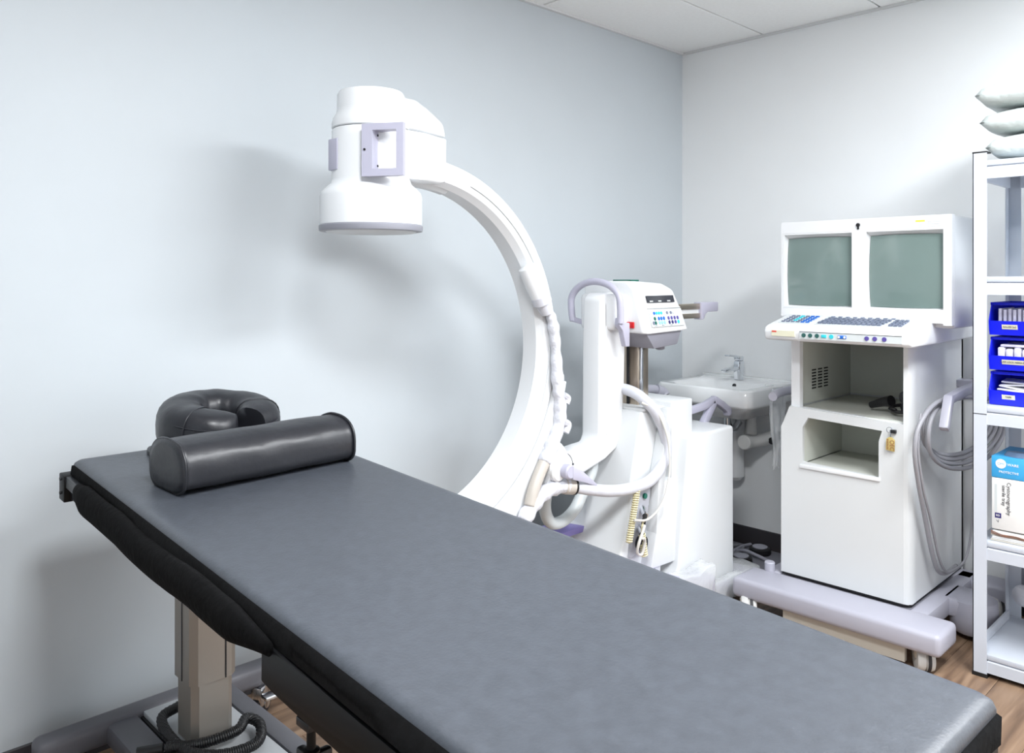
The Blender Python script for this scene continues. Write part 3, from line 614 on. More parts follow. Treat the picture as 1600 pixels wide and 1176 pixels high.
# push handles
def hb(p, r=.017, m='lav', **k): return obj('push_handle', tube(p, r, n=12, k=4, smooth=False), M[m], ma, **k)
obj('push_handle', bar([(2.93, 2.03, .865), (3.05, 2.045, .848), (3.154, 2.05, .845), (3.255, 2.05, .852), (3.345, 2.05, .872)], .03, .034, .008), M['lav'], ma, label='lavender push handle')
obj('push_handle', bar([(3.235, 2.05, .75), (3.345, 2.05, .868)], .03, .04, .008), M['lav'], ma, label='lavender push handle')
obj('push_handle', bar([(3.335, 2.05, .878), (3.40, 2.05, .848), (3.465, 2.05, .812), (3.470, 2.05, .785)], .034, .034, .008), M['lav'], ma, label='lavender push handle')
obj('side_handle', tube([(3.02, 2.35, .92), (3.226, 2.35, .905), (3.30, 2.35, .895)], .022, n=12), M['lavg'], ma)
obj('side_handle_knob', tube([(3.30, 2.35, .893), (3.345, 2.34, .876), (3.35, 2.33, .86)], .03, n=14), M['lavg'], ma)
# feet
obj('foot_plate', prism([(2.56, 1.85), (2.75, 1.84), (2.74, 2.0), (2.56, 2.0)], 'z', .235, .25, .003), M['lavd'], ma, label='violet foot plate')
obj('foot_plate', prism([(2.44, 2.20), (2.60, 2.2), (2.60, 2.28), (2.42, 2.34)], 'z', .385, .41, .003), M['lavd'], ma, label='violet foot plate')
obj('base_leg', loft([[(2.45, 1.80, .03), (3.0, 1.82, .03), (3.0, 2.47, .03), (2.45, 2.49, .03)], [(2.5, 1.82, .11), (3.0, 1.84, .16), (3.0, 2.45, .16), (2.5, 2.47, .11)]], bev=.02, seg=3), M['lavg'], ma)
obj('front_pad', bx(2.78, 2.96, 1.80, 1.95, .13, .215, .018, 3), M['lavg'], ma)
obj('rear_leg', bx(3.0, 3.42, 1.88, 2.42, .03, .115, .03, 3), M['lavg'], ma)
for x, y in ((2.55, 1.87), (2.55, 2.40), (3.30, 1.96), (3.30, 2.34)): caster('caster', x, y, .045, M['rubber'], M['lavg'], ma, top=.09, yw=.02)
for (lo, hi, nm) in (((2.96, 1.845, .03), (3.27, 1.89, .15), 0), ((3.2, 1.85, .035), (3.43, 2.02, .13), 1), ((2.70, 1.80, .12), (2.97, 1.885, .26), 2)):
    t = bx(lo[0], hi[0], lo[1], hi[1], lo[2], hi[2], .02, 3); bmesh.ops.subdivide_edges(t, edges=t.edges[:], cuts=3, use_grid_fill=True)
    for v in t.verts: v.co += Vector((1, 1, 1))*.012*noise.noise(v.co*16+Vector((nm*5, 0, 0)))
    obj('plastic_wrap', t, M['film'], ma, sharp=2)

# ------------------------------------------------------------------ monitor cart
mc = empty('monitor_cart', (3.5, 1.42, 0), 'white medical cart with two monitors and a keyboard console in front of the back wall', 'medical cart')
YL, YR, XB = 1.69, 1.155, 3.93     # left and right sides, back
def cq(bm=None): return bm or B()
# carcass: one mesh of panels
b = B()
bx(3.335, XB, YL-.045, YL-.035, .88, 1.19, bm=b)                       # upper left wall
hexa(b, [(3.34, YR+.0, .86), (XB, YR+.0, .86), (XB, YR+.02, .86), (3.34, YR+.02, .86)], [(3.34, YR, 1.19), (XB, YR, 1.19), (XB, YR+.02, 1.19), (3.34, YR+.02, 1.19)])
bx(XB-.02, XB, YR, YL-.035, .16, 1.19, bm=b)                            # back
bx(3.34, XB, YR, YL-.035, 1.175, 1.19, bm=b)                            # top
obj('upper_carcass', b, M['white'], mc)
obj('shelf_floor', bx(3.318, XB-.02, YR+.01, YL-.045, .862, .882), M['greyin'], mc)
obj('shelf_back', bx(XB-.035, XB-.021, YR+.02, YL-.045, .893, 1.175), M['greyin'], mc)
obj('shelf_side', bx(3.345, XB-.035, YL-.052, YL-.046, .893, 1.175), M['greyin'], mc)
obj('shelf_side', bx(3.345, XB-.035, YR+.021, YR+.027, .893, 1.175), M['greyin'], mc)
# neck frame around the upper opening
obj('upper_frame', framep([(YL-.04, .86), (YR+.003, .84), (YR+.003, 1.19), (YL-.04, 1.19)], [(1.612, .892), (1.182, .876), (1.182, 1.18), (1.612, 1.18)], 'x', 3.315, 3.345), M['gloss'], mc)
# lower body: sides, back, base, and the front with its opening
b = B()
loft([[(3.30, YL, .174), (XB, YL, .174), (XB, YL-.012, .174), (3.30, YL-.012, .174)], [(3.30, YL, .80), (XB, YL, .80), (XB, YL-.012, .80), (3.30, YL-.012, .80)], [(3.315, YL-.037, .895), (XB, YL-.037, .895), (XB, YL-.047, .895), (3.315, YL-.047, .895)]], bm=b)
bx(3.33, XB, YR, YR+.012, .174, .8602, bm=b); bx(3.33, XB, YR+.002, YL-.002, .1745, .19, bm=b)
obj('lower_carcass', b, M['white'], mc)
outer = [(YL-.04, .893), (YR+.025, .873), (YR+.025, .80), (YR+.025, .174), (YL-.002, .174), (YL-.002, .80)]
inner = [(1.567, .853), (1.262, .838), (1.275, .795), (1.275, .650), (1.592, .663), (1.592, .81)]
front = framep(outer, inner, 'x', 3.298, 3.315)
obj('front_panel', front, M['cartw'], mc)
obj('corner_post', loft([[(3.298, YR+.026, z), (3.302, YR+.010, z), (3.320, YR-.001, z), (3.36, YR-.001, z), (3.36, YR+.0, z), (3.335, YR+.026, z)] for z in (.174, 1.185)]), M['cartw'], mc)
obj('base_gap_shade', prism([(3.301, YR+.03), (3.32, YR+.004), (XB, YR+.004), (XB, YL-.006), (3.301, YL-.006)], 'z', .165, .176), M['black'], mc)  # black strip stands in for the shaded gap between body and base beam
# lower compartment liner
b = B(); bx(3.316, 3.70, 1.596, 1.603, .655, .86, bm=b); bx(3.316, 3.70, 1.262, 1.268, .645, .86, bm=b); bx(3.316, 3.70, 1.262, 1.60, .640, .65, bm=b); bx(3.316, 3.70, 1.262, 1.60, .855, .862, bm=b); bx(3.70, 3.71, 1.262, 1.603, .64, .862, bm=b)
obj('compartment_liner', b, M['greyin'], mc)
obj('compartment_lip', bx(3.290, 3.30, 1.268, 1.602, .636, .652, .003), M['gloss'], mc)
# vents on the shelf's left wall
for i in range(3):
    for j in range(7):
        obj('vent_slot', bx(3.485+i*.06, 3.525+i*.06, YL-.0535, YL-.0515, .95+j*.0135, .956+j*.0135), M['hole'], mc)
# console with keyboard
obj('console', prism([(3.145, 1.186), (3.128, 1.194), (3.122, 1.225), (3.130, 1.242), (3.150, 1.250), (3.335, 1.288), (3.90, 1.285), (3.90, 1.19), (3.40, 1.186)], 'y', 1.092, 1.676, .008, 3), M['gloss'], mc)
KO = Vector((3.150, 1.676, 1.2505)); KV = Vector((.185, 0, .038)).normalized(); KU = Vector((0, -1, 0)); KN = KV.cross(-KU).normalized()
if KN.z < 0: KN = -KN
def kp3(u, v, d): return KO+KU*u+KV*v+KN*d
def kbox(u0, u1, v0, v1, d0, d1, bm=None):
    return hexa(bm or B(), [kp3(u0, v0, d0), kp3(u1, v0, d0), kp3(u1, v1, d0), kp3(u0, v1, d0)], [kp3(u0, v0, d1), kp3(u1, v0, d1), kp3(u1, v1, d1), kp3(u0, v1, d1)])
k1 = obj('keypad_plate', kbox(.035, .170, .030, .160, -.002, .003), M['keyp'], mc)
b = B(); b2 = B(); b3 = B()
for r_ in range(5):
    for c_ in range(6):
        u = .045+c_*.021; v = .038+r_*.024
        kbox(u, u+.014, v, v+.010, .003, .007, bm=(b2 if (c_ == 2 and r_ > 0) else b3 if c_ > 3 else b))
obj('keys', b, M['key'], k1, kind='stuff'); obj('keys', b2, M['cyan'], k1, kind='stuff'); obj('keys', b3, M['bluek'], k1, kind='stuff')
k2 = obj('keyboard_plate', kbox(.195, .545, .025, .160, -.002, .003), M['keyp'], mc)
b = B(); b2 = B()
for r_ in range(4):
    for c_ in range(13):
        u = .205+c_*.0195+r_*.004; v = .032+r_*.0235
        kbox(u, u+.0135, v, v+.0155, .003, .010, bm=b)
for r_ in range(4):
    for c_ in range(3): kbox(.482+c_*.018, .494+c_*.018, .032+r_*.0235, .0475+r_*.0235, .003, .010, bm=b)
for c_ in range(9): kbox(.215+c_*.03, .229+c_*.03, .137, .147, .003, .007, bm=b2)
obj('keys', b, M['key'], k2, kind='stuff'); obj('keys', b2, M['key'], k2, kind='stuff')
# front strip of the console: x = 3.121 plane
xs_ = 3.1205
obj('name_strip', bx(xs_-.001, xs_+.008, 1.540, 1.640, 1.206, 1.229), M['beige'], mc, label='beige name strip')
obj('red_mark', bx(xs_-.002, xs_, 1.618, 1.638, 1.2215, 1.2275), M['redink'], mc, label='small red logo')
st = obj('button_strip', bx(xs_-.001, xs_+.008, 1.122, 1.518, 1.200, 1.229), M['keyp'], mc, label='grey button strip')
obj('strip_line', bx(xs_-.002, xs_, 1.122, 1.518, 1.2275, 1.2295), M['gun'], st)
def sb(y, m, sq=False):
    bm = bx(xs_-.005, xs_, y-.010, y+.010, 1.2085, 1.2205, .001) if sq else lathe([(.0085, 0), (.0085, -.004)], (xs_, y, 1.2145), 'x', 14)
    obj('button', bm, M[m], st, loc=(xs_, y, 1.2145))
for y, m, q in ((1.505, 'green', 0), (1.478, 'green', 0), (1.450, 'green', 0), (1.422, 'cyan', 1), (1.392, 'cyan', 0), (1.255, 'violet', 0), (1.225, 'violet', 0), (1.190, 'violet', 0)): sb(y-.005, m, q)
bq = bx(xs_-.004, xs_, 1.328, 1.362, 1.208, 1.221, .004); obj('rocker', bq, M['bluek'], st)
for y in (1.334, 1.356): obj('rocker_dot', lathe([(.0045, 0), (.0045, -.002)], (xs_-.004, y, 1.2145), 'x', 10), M['paper'], st)
# monitor housing
MY0, MY1, MX, MZ0, MZ1 = 1.022, 1.712, 3.345, 1.278, 1.688
outer = [(MY1, MZ0+.01), (MY0, MZ0-.018), (MY0, MZ1), (MY1, MZ1)]
mh = obj('monitor_housing', loft([[(MX+.03, MY1, MZ0), (MX+.03, MY0-.0, MZ0-.03), (MX+.03, MY0-.0, MZ1+.002), (MX+.03, MY1, MZ1+.002)],
                                  [(3.62, MY1, MZ0), (3.62, MY0, MZ0-.03), (3.62, MY0, MZ1), (3.62, MY1, MZ1)],
                                  [(3.75, MY1-.03, MZ0), (3.75, MY0+.03, MZ0-.03), (3.75, MY0+.03, MZ1-.09), (3.75, MY1-.03, MZ1-.09)]], bev=.014, seg=3), M['white'], mc)
# bezel with two openings: three uprights and two rails
s1, s2 = (1.697, 1.402), (1.343, 1.052)   # screen openings in Y
zb, zt_ = 1.322, 1.632
bz = B()
prev = None
def bez(y0, y1, z0, z1): bx(MX, MX+.035, y0, y1, z0, z1, bm=bz)
bez(s1[0], MY1, MZ0, MZ1); bez(s2[0], s1[1], zb, zt_); bez(MY0, s2[1], MZ0-.015, MZ1)
bez(s2[1], s1[0], zt_, MZ1); bez(s2[1], s1[0], MZ0-.008, zb)
obj('bezel', bz, M['gloss'], mc)
for (a, c) in (s1, s2):
    f = obj('screen_frame', loft([[(MX-.001, a+.006, zb-.006), (MX-.001, c-.006, zb-.006), (MX-.001, c-.006, zt_+.006), (MX-.001, a+.006, zt_+.006)], [(MX+.029, a-.008, zb+.006), (MX+.029, c+.003, zb+.006), (MX+.029, c+.003, zt_-.016), (MX+.029, a-.008, zt_-.016)]], cap=False), M['white'], mc)
    g = B(); n = 14; V = [[None]*(n+1) for _ in range(n+1)]
    for i in range(n+1):
        for j in range(n+1):
            u, v = i/n*2-1, j/n*2-1
            yy = (a+c)/2-.002+u*((a-c)/2-.004)*(1-.015*v*v); zz = (zb+zt_)/2-.005+v*((zt_-zb)/2-.009)*(1-.015*u*u)
            V[i][j] = g.verts.new((MX+.0255-.013*(1-.5*u*u-.5*v*v), yy, zz))
    for i in range(n):
        for j in range(n): g.faces.new([V[i][j], V[i+1][j], V[i+1][j+1], V[i][j+1]])
    obj('screen', g, M['screen'], f, label='grey-green glass screen')
obj('camera_lens', lathe([(.008, 0), (.008, -.005), (.003, -.006)], (MX, 1.375, 1.662), 'x', 16), M['black'], mc, label='small dark lens')
obj('lens_stem', bx(MX-.003, MX, 1.371, 1.379, 1.644, 1.655), M['gun'], mc)
obj('yellow_sticker', bx(MX-.001, MX, 1.118, 1.152, 1.664, 1.670), M['yellow'], mc, label='yellow sticker')
for i in range(2): obj('sticker_line', bx(MX-.001, MX, 1.128, 1.145, 1.651-.008*i, 1.654-.008*i), M['keyp'], mc)
for i in range(3): obj('sticker_line', bx(MX-.001, MX, 1.062, 1.108, 1.662-.009*i, 1.665-.009*i), M['keyp'], mc)
# base beams
obj('base_beam', bx(3.10, 3.29, .985, 1.815, .085, .168, .020, 3), M['lavg'], mc)
obj('base_rail', bx(3.25, 3.90, 1.085, 1.155, .09, .165, .012), M['lavg'], mc)
obj('base_rail', bx(3.25, 3.90, 1.69, 1.76, .09, .165, .012), M['lavg'], mc)
obj('base_deck', bx(3.25, 3.80, 1.12, 1.72, .12, .158), M['tray'], mc)
obj('skirt', bx(3.14, 3.16, 1.12, 1.60, .022, .09), M['cream'], mc)
obj('base_beam', bx(3.80, 3.93, .93, 1.80, .085, .165, .02, 3), M['lavg'], mc)
obj('bumper_peg', lathe([(.022, 0), (.022, .042), (.019, .046)], (3.285, 1.735, .16), n=20), M['lavg'], mc)
for x, y, r in ((3.175, 1.065, .046), (3.12, 1.745, .050), (3.83, 1.0, .06), (3.83, 1.76, .046)):
    c = obj('caster', lathe([(r*.3, -.03), (r*.9, -.03), (r, -.022), (r, -.004), (r*.86, -.002), (r*.86, .002), (r, .004), (r, .022), (r*.9, .03), (r*.3, .03)], (x, y, r), 'y', 28), M['rubber'], mc, loc=(x, y, r))
    obj('tyre_band', lathe([(r*1.003, -.016), (r*1.01, -.010), (r*1.003, -.004)], (x, y, r), 'y', 28, cap=False), M['rubberd'], c)
    obj('fork', bx(x-.02, x+.02, y-.034, y+.034, r, .088, .006), M['cream'], c)
    c.rotation_euler.z = .6
obj('caster_cover', lathe([(.07, .03), (.085, .05), (.09, .09), (.085, .16), (.06, .175)], (3.60, 1.02, 0), n=28), M['lavg'], mc)
obj('caster_arm', bx(3.52, 3.70, .99, 1.12, .09, .165, .015), M['lavg'], mc)
# side hook holding the cable
hk = obj('cable_hook', bar([(3.80, 1.06, .99), (3.56, 1.05, .988), (3.385, 1.045, .978), (3.315, 1.04, .87)], .035, .036, .008), M['lavg'], mc, label='lavender cable hook')
obj('hook_foot', bx(3.84, 3.92, 1.05, 1.158, .972, 1.004, .006), M['lavg'], hk)
obj('hand_grip', tube([(3.50, 1.69, .93), (3.48, 1.735, .935), (3.40, 1.75, .93), (3.33, 1.745, .92)], .02, n=12), M['lavg'], mc)

# coiled cable on the hook: one looped cable
pts = []
for k in range(4):
    s = k*.016; rx, rz = .225+.010*k, .118+.008*k; cx, cz = 3.585-.004*k, .848
    for i in range(12):
        a = math.radians(95+30*i); pts.append((cx+rx*math.cos(a)*(1.0), 1.132-.012*k-.30*max(0, cx+rx*math.cos(a)-3.40)-.004*math.sin(a*2+k), cz+rz*math.sin(a)*(1-.06*k*math.sin(a))))
pts += [(3.40, 1.075, .97), (3.25, 1.10, .90), (3.215, 1.11, .80), (3.27, 1.115, .66), (3.36, 1.12, .50), (3.43, 1.12, .36), (3.50, 1.12, .27), (3.60, 1.12, .235), (3.72, 1.12, .235)]
cbl = obj('coiled_cable', tube(pts, .0088, n=8, k=5), M['gcable'], sharp=2)
tag(cbl, 'thick grey cable coiled over the hook on the side of the monitor cart', 'cable')
c2 = obj('hanging_cable', tube([(3.26, 1.105, .93), (3.235, 1.105, .80), (3.29, 1.105, .64), (3.385, 1.105, .48), (3.46, 1.105, .34), (3.54, 1.105, .262), (3.64, 1.105, .24), (3.76, 1.10, .25), (3.80, 1.09, .33), (3.81, 1.08, .5)], .005, n=8), M['gcable'])
tag(c2, 'thin grey cable hanging down beside the coiled cable on the cart', 'cable')

# black cable bundle lying in the upper compartment
b = tube([(3.42, 1.255, .908), (3.46, 1.285, .915), (3.50, 1.24, .92), (3.44, 1.21, .905), (3.41, 1.25, .902), (3.48, 1.30, .902)], .007, n=8)
tube([(3.43, 1.225, .90), (3.46, 1.24, .925), (3.50, 1.215, .935), (3.52, 1.25, .91)], .009, n=8, bm=b)
bd = obj('hand_switch', b, M['black'], sharp=2)
tag(bd, 'black hand switch with a crumpled cord in the upper compartment of the monitor cart', 'hand switch')
obj('switch_body', tube([(3.50, 1.385, .905), (3.485, 1.33, .925), (3.47, 1.29, .935)], .02, n=12, rf=lambda t: .7+.5*t), M['black'], bd)
obj('switch_head', lathe([(.012, -.012), (.026, -.01), (.028, .0), (.024, .012), (.01, .016)], (3.48, 1.235, .955), 'x', 20), M['black'], bd)

# key with a wooden tag
kt = empty('key_tag', (3.285, 1.222, .80), 'key on a ring with a small wooden tag hanging from the cart lock', 'key ring')
obj('key', bx(3.283, 3.297, 1.205, 1.225, .836, .85, .002), M['gun'], kt, label='dark key head')
obj('key_barrel', lathe([(.007, 0), (.007, -.012)], (3.298, 1.222, .843), 'x', 12), M['chrome'], kt)
obj('split_ring', tube([(3.285, 1.229+.011*math.cos(a), .848+.011*math.sin(a)) for a in [2*PI*i/10 for i in range(10)]], .0012, n=6, closed=True, k=2), M['chrome'], kt)
obj('ring_link', tube([(3.284, 1.224, .838), (3.284, 1.225, .826), (3.285, 1.225, .820)], .0014, n=6), M['chrome'], kt)
obj('wooden_tag', prism([(1.210, .765), (1.243, .769), (1.241, .812), (1.231, .820), (1.219, .820), (1.209, .810)], 'x', 3.284, 3.289, .001), M['tag'], kt)
text('lettering', 'OEC', .024, (3.2838, 1.219, .789), (-1, 0, 0), (0, -1, 0), M['tagink'], kt, sx=.85)
for i in range(7): obj('carved_mark', bx(3.2832, 3.284, 1.232, 1.238, .773+.006*i, .7755+.006*i), M['tagink'], kt)

# clear plastic bag hanging from the cart's left grip
def sheet(fn, nu, nv):
    g = B(); V = [[g.verts.new(fn(i/nu, j/nv)) for j in range(nv+1)] for i in range(nu+1)]
    for i in range(nu):
        for j in range(nv): g.faces.new([V[i][j], V[i+1][j], V[i+1][j+1], V[i][j+1]])
    return g
def bagf(u, v):
    a = 2*PI*u; w_ = .035+.045*math.sin(PI*min(1, v*1.1+.12))*(1-.5*v); dd = .018
    q = .012*noise.noise(Vector((math.cos(a)*2, math.sin(a)*2, v*5)))
    return (3.44+w_*math.cos(a)*(1-.35*v)+q, 1.775+.012*v+dd*math.sin(a)*(1-.4*v)+q, .945-.36*v+.012*math.cos(3*a)*v)
bag = obj('plastic_bag', sheet(bagf, 28, 18), M['film'], sharp=2)
tag(bag, 'crumpled clear plastic bag hanging from the left grip of the monitor cart', 'plastic bag')

# ------------------------------------------------------------------ wall sink
sk = empty('wall_sink', (3.75, 2.23, 0), 'white porcelain wall sink in the corner behind the x-ray machine', 'sink')
SY0, SY1, SX0, SX1 = 1.955, 2.50, 3.505, 3.983
def sring(ins, z, tap=0):
    pts = [(SX1, SY0-.01+ins), (SX0+.07+ins, SY0+ins+tap), (SX0+ins+tap, SY0+.05+ins+tap), (SX0+ins+tap, SY1-.10-ins-tap), (SX0+.10+ins+tap, SY1-ins-tap), (SX1, SY1+.02-ins)]
    return [(x, y, z) for x, y in pts]
def soft(pts, k=4): return pts
bm = B()
def rr_ring(x0, x1, y0, y1, z, r, n=6):
    out = []
    for cx, cy, a0 in ((x1-r, y0+r, -90), (x1-r, y1-r, 0), (x0+r, y1-r, 90), (x0+r, y0+r, 180)):
        for i in range(n+1):
            a = math.radians(a0+90*i/n); out.append((cx+r*math.cos(a), cy+r*math.sin(a), z))
    return out
rings = [rr_ring(SX0+.12, SX1, SY0+.10, SY1-.10, .74, .05), rr_ring(SX0+.02, SX1, SY0+.02, SY1-.02, .808, .045), rr_ring(SX0+.003, SX1, SY0+.003, SY1-.003, .816, .045), rr_ring(SX0, SX1, SY0, SY1, .826, .045), rr_ring(SX0, SX1, SY0, SY1, .893, .045), rr_ring(SX0+.008, SX1, SY0+.008, SY1-.008, .902, .045),
         rr_ring(SX0+.035, SX1-.12, SY0+.06, SY1-.06, .899, .07), rr_ring(SX0+.05, SX1-.13, SY0+.075, SY1-.075, .885, .07), rr_ring(SX0+.11, SX1-.17, SY0+.14, SY1-.14, .80, .06), rr_ring(SX0+.16, SX1-.2, SY0+.2, SY1-.2, .79, .03)]
obj('basin', loft(rings), M['porc'], sk, sharp=.9)
obj('back_lip', bx(SX1-.03, SX1, SY0, SY1, .89, .912, .006), M['porc'], sk)
obj('overflow_hole', lathe([(.011, .004), (.011, -.004)], (3.850, 2.235, .874), 'x', 16), M['gun'], sk, label='metal overflow ring')
obj('hole_cap', lathe([(.022, 0), (.022, .003), (.018, .004)], (3.80, 2.01, .901), n=20), M['porc'], sk)
fa = obj('faucet', bx(3.872, 3.918, 2.213, 2.255, .90, 1.005, .008), M['chrome'], sk, loc=(3.89, 2.23, .9), label='chrome mixer faucet')
obj('spout', bar([(3.88, 2.234, .965), (3.80, 2.245, .962), (3.765, 2.25, .955)], .034, .018, .005), M['chrome'], fa)
obj('lever', bar([(3.895, 2.234, 1.012), (3.86, 2.24, 1.030), (3.80, 2.25, 1.036)], .036, .010, .004), M['chrome'], fa)
obj('lever_base', bx(3.874, 3.916, 2.214, 2.254, 1.003, 1.028, .008), M['chrome'], fa)
obj('pedestal_cover', lathe([(.035, .36), (.05, .38), (.052, .6), (.06, .77)], (3.92, 2.275, 0), n=28), M['porc'], sk)
obj('drain_trap', tube([(3.75, 2.22, .78), (3.75, 2.22, .70), (3.76, 2.22, .665), (3.80, 2.21, .655), (3.84, 2.20, .69)], .018, n=12), M['chrome'], sk)
obj('supply_hose', tube([(3.82, 2.26, .78), (3.83, 2.255, .72), (3.81, 2.235, .67), (3.84, 2.215, .65), (3.87, 2.23, .70), (3.86, 2.19, .77)], .007, n=8), M['gun'], sk)
obj('waste_pipe', tube([(3.84, 2.13, .79), (3.84, 2.13, .69), (3.84, 2.135, .635)], .024, n=14, rf=lambda t: .8+.5*t), M['pvc'], sk)
obj('waste_elbow', tube([(3.80, 2.135, .598), (3.84, 2.125, .598), (3.90, 2.10, .60), (3.97, 2.085, .605)], .034, n=16), M['pvc'], sk)
obj('cleanout_cap', lathe([(.038, 0), (.038, -.025), (.034, -.03)], (3.80, 2.136, .598), 'x', 20), M['pvc'], sk)
obj('stop_valve', bx(3.93, 3.98, 2.04, 2.07, .60, .64, .004, bm=lathe([(.018, 0), (.018, -.03)], (3.93, 2.05, .60), 'x', 14)), M['gun'], sk)

# ------------------------------------------------------------------ foot switch on the floor by the back wall
fs = empty('foot_switch', (3.76, 2.08, 0), 'grey foot switch plate with two round black pedals below the sink', 'foot switch')
obj('foot_plate', prism([(3.55, 1.93), (3.93, 1.93), (3.93, 2.34), (3.55, 2.34)], 'z', .002, .022, .006), M['tray'], fs)
for x, y in ((3.655, 2.085), (3.845, 2.085)):
    p = obj('pedal', lathe([(.052, .022), (.056, .03), (.054, .05), (.046, .056)], (x, y, 0), n=28), M['black'], fs, loc=(x, y, .022))
    obj('pedal_disc', lathe([(.038, .054), (.038, .060), (.03, .062), (.012, .062)], (x, y, 0), n=24), M['lavg'], p)
obj('guard_bar', tube([(3.75, 1.98, .03), (3.75, 2.06, .045), (3.755, 2.12, .05), (3.76, 2.2, .03)], .008, n=10), M['lavg'], fs)
obj('guard_bar', tube([(3.58, 2.16, .03), (3.70, 2.17, .04), (3.82, 2.18, .04), (3.92, 2.18, .03)], .008, n=10), M['lavg'], fs)
obj('switch_cord', tube([(3.62, 2.22, .03), (3.74, 2.26, .032), (3.86, 2.22, .03), (3.80, 2.16, .035), (3.66, 2.18, .03), (3.62, 2.27, .03)], .008, n=8), M['gcable'], fs)
bxb = obj('brown_block', bx(3.86, 3.93, 1.86, 1.925, .001, .03, .003), M['brown'])
tag(bxb, 'small brown block on the floor beside the foot switch', 'block')

# ------------------------------------------------------------------ shelf unit
su = empty('shelf_unit', (3.5, .46, 0), 'white metal shelving unit at the right edge in front of the back wall', 'shelf')
SA, SB, SXF, SXB = .929, -.02, 3.27, 3.73
def post(x, y, sx, sy):
    b = bx(min(x, x+sx*.003), max(x, x+sx*.003), min(y, y+sy*.046), max(y, y+sy*.046), .012, 1.9)
    bx(min(x, x+sx*.045), max(x, x+sx*.045), min(y, y+sy*.003), max(y, y+sy*.003), .012, 1.9, bm=b)
    p = obj('post', b, M['shelf'], su, loc=(x, y, 0))
    obj('post_foot', bx(min(x-sx*.002, x+sx*.047), max(x-sx*.002, x+sx*.047), min(y-sy*.002, y+sy*.048), max(y-sy*.002, y+sy*.048), 0, .014), M['blackcap'], p)
    obj('post_cap', bx(min(x-sx*.001, x+sx*.046), max(x-sx*.001, x+sx*.046), min(y-sy*.001, y+sy*.047), max(y-sy*.001, y+sy*.047), 1.898, 1.903), M['blackcap'], p)
    return p
p1 = post(SXF, SA, 1, -1); post(SXB, SA, -1, -1); post(SXF, SB, 1, 1); post(SXB, SB, -1, 1)
obj('post_joint', bx(SXF-.0008, SXF, SA-.046, SA, .951, .9535), M['gun'], p1)
for zt in (1.870, 1.450, .981, .493, .085):
    sh = obj('shelf_board', bx(SXF+.006, SXB-.006, SB+.006, SA-.006, zt-.020, zt, .003), M['shelf'], su, loc=(3.5, .45, zt))
    obj('front_beam', prism([(SXF+.003, zt-.066), (SXF+.003, zt-.026), (SXF+.012, zt-.022), (SXF+.02, zt-.022), (SXF+.02, zt-.066)], 'y', SB+.048, SA-.046), M['shelf'], sh)
    obj('back_beam', bx(SXB-.02, SXB-.003, SB+.048, SA-.046, zt-.066, zt-.022), M['shelf'], sh)
    obj('side_beam', bx(SXF+.045, SXB-.045, SA-.018, SA-.004, zt-.066, zt-.021), M['shelf'], sh)
    obj('side_beam', bx(SXF+.045, SXB-.045, SB+.004, SB+.018, zt-.066, zt-.021), M['shelf'], sh)
obj('side_guard', bx(SXF+.05, SXB-.05, SA-.016, SA-.008, .0855, .12), M['shelf'], su)

# pillows on top
def pillow(cx, cy, z0, L, W, H, seed, rot=0):
    g = B(); n = 22; V = {}
    for s in (1, -1):
        for i in range(n+1):
            for j in range(n+1):
                u, v = i/n*2-1, j/n*2-1
                e = max(0, (1-abs(u)**3.4)*(1-abs(v)**3.4))
                hh_ = H/2*e**.33
                pin = 1-.07*(1-abs(v)**2) if abs(u) > .99 else 1
                kc = 1-.06*(u*v)**4; x = W/2*u*(1-.05*(1-v*v))*kc; y = L/2*v*(1-.04*(1-u*u))*kc
                z = s*hh_*(1 if s > 0 else .86)+.006*noise.noise(Vector((u*3+seed, v*3, s)))*e
                if e == 0 and s == -1: V[(s, i, j)] = V[(1, i, j)]; continue
                V[(s, i, j)] = g.verts.new((cx+x*math.cos(rot)-y*math.sin(rot), cy+x*math.sin(rot)+y*math.cos(rot), z0+H*.4+z))
        for i in range(n):
            for j in range(n):
                try: g.faces.new([V[(s, i, j)], V[(s, i+1, j)], V[(s, i+1, j+1)], V[(s, i, j+1)]])
                except ValueError: pass
    return g
for z0, cx, cy, rt_, sd, lb in ((1.878, 3.50, .640, .04, 1, 'bottom'), (1.974, 3.50, .652, -.03, 5, 'middle'), (2.071, 3.49, .672, .04, 9, 'topmost')):
    p = obj('pillow', pillow(cx, cy, z0, .56, .40, .104, sd, rt_), M['pillow'], sharp=2)
    tag(p, 'plastic-covered white pillow, %s of the three stacked on the shelf unit' % lb, 'pillow', 'pillows stacked on top of the shelf')

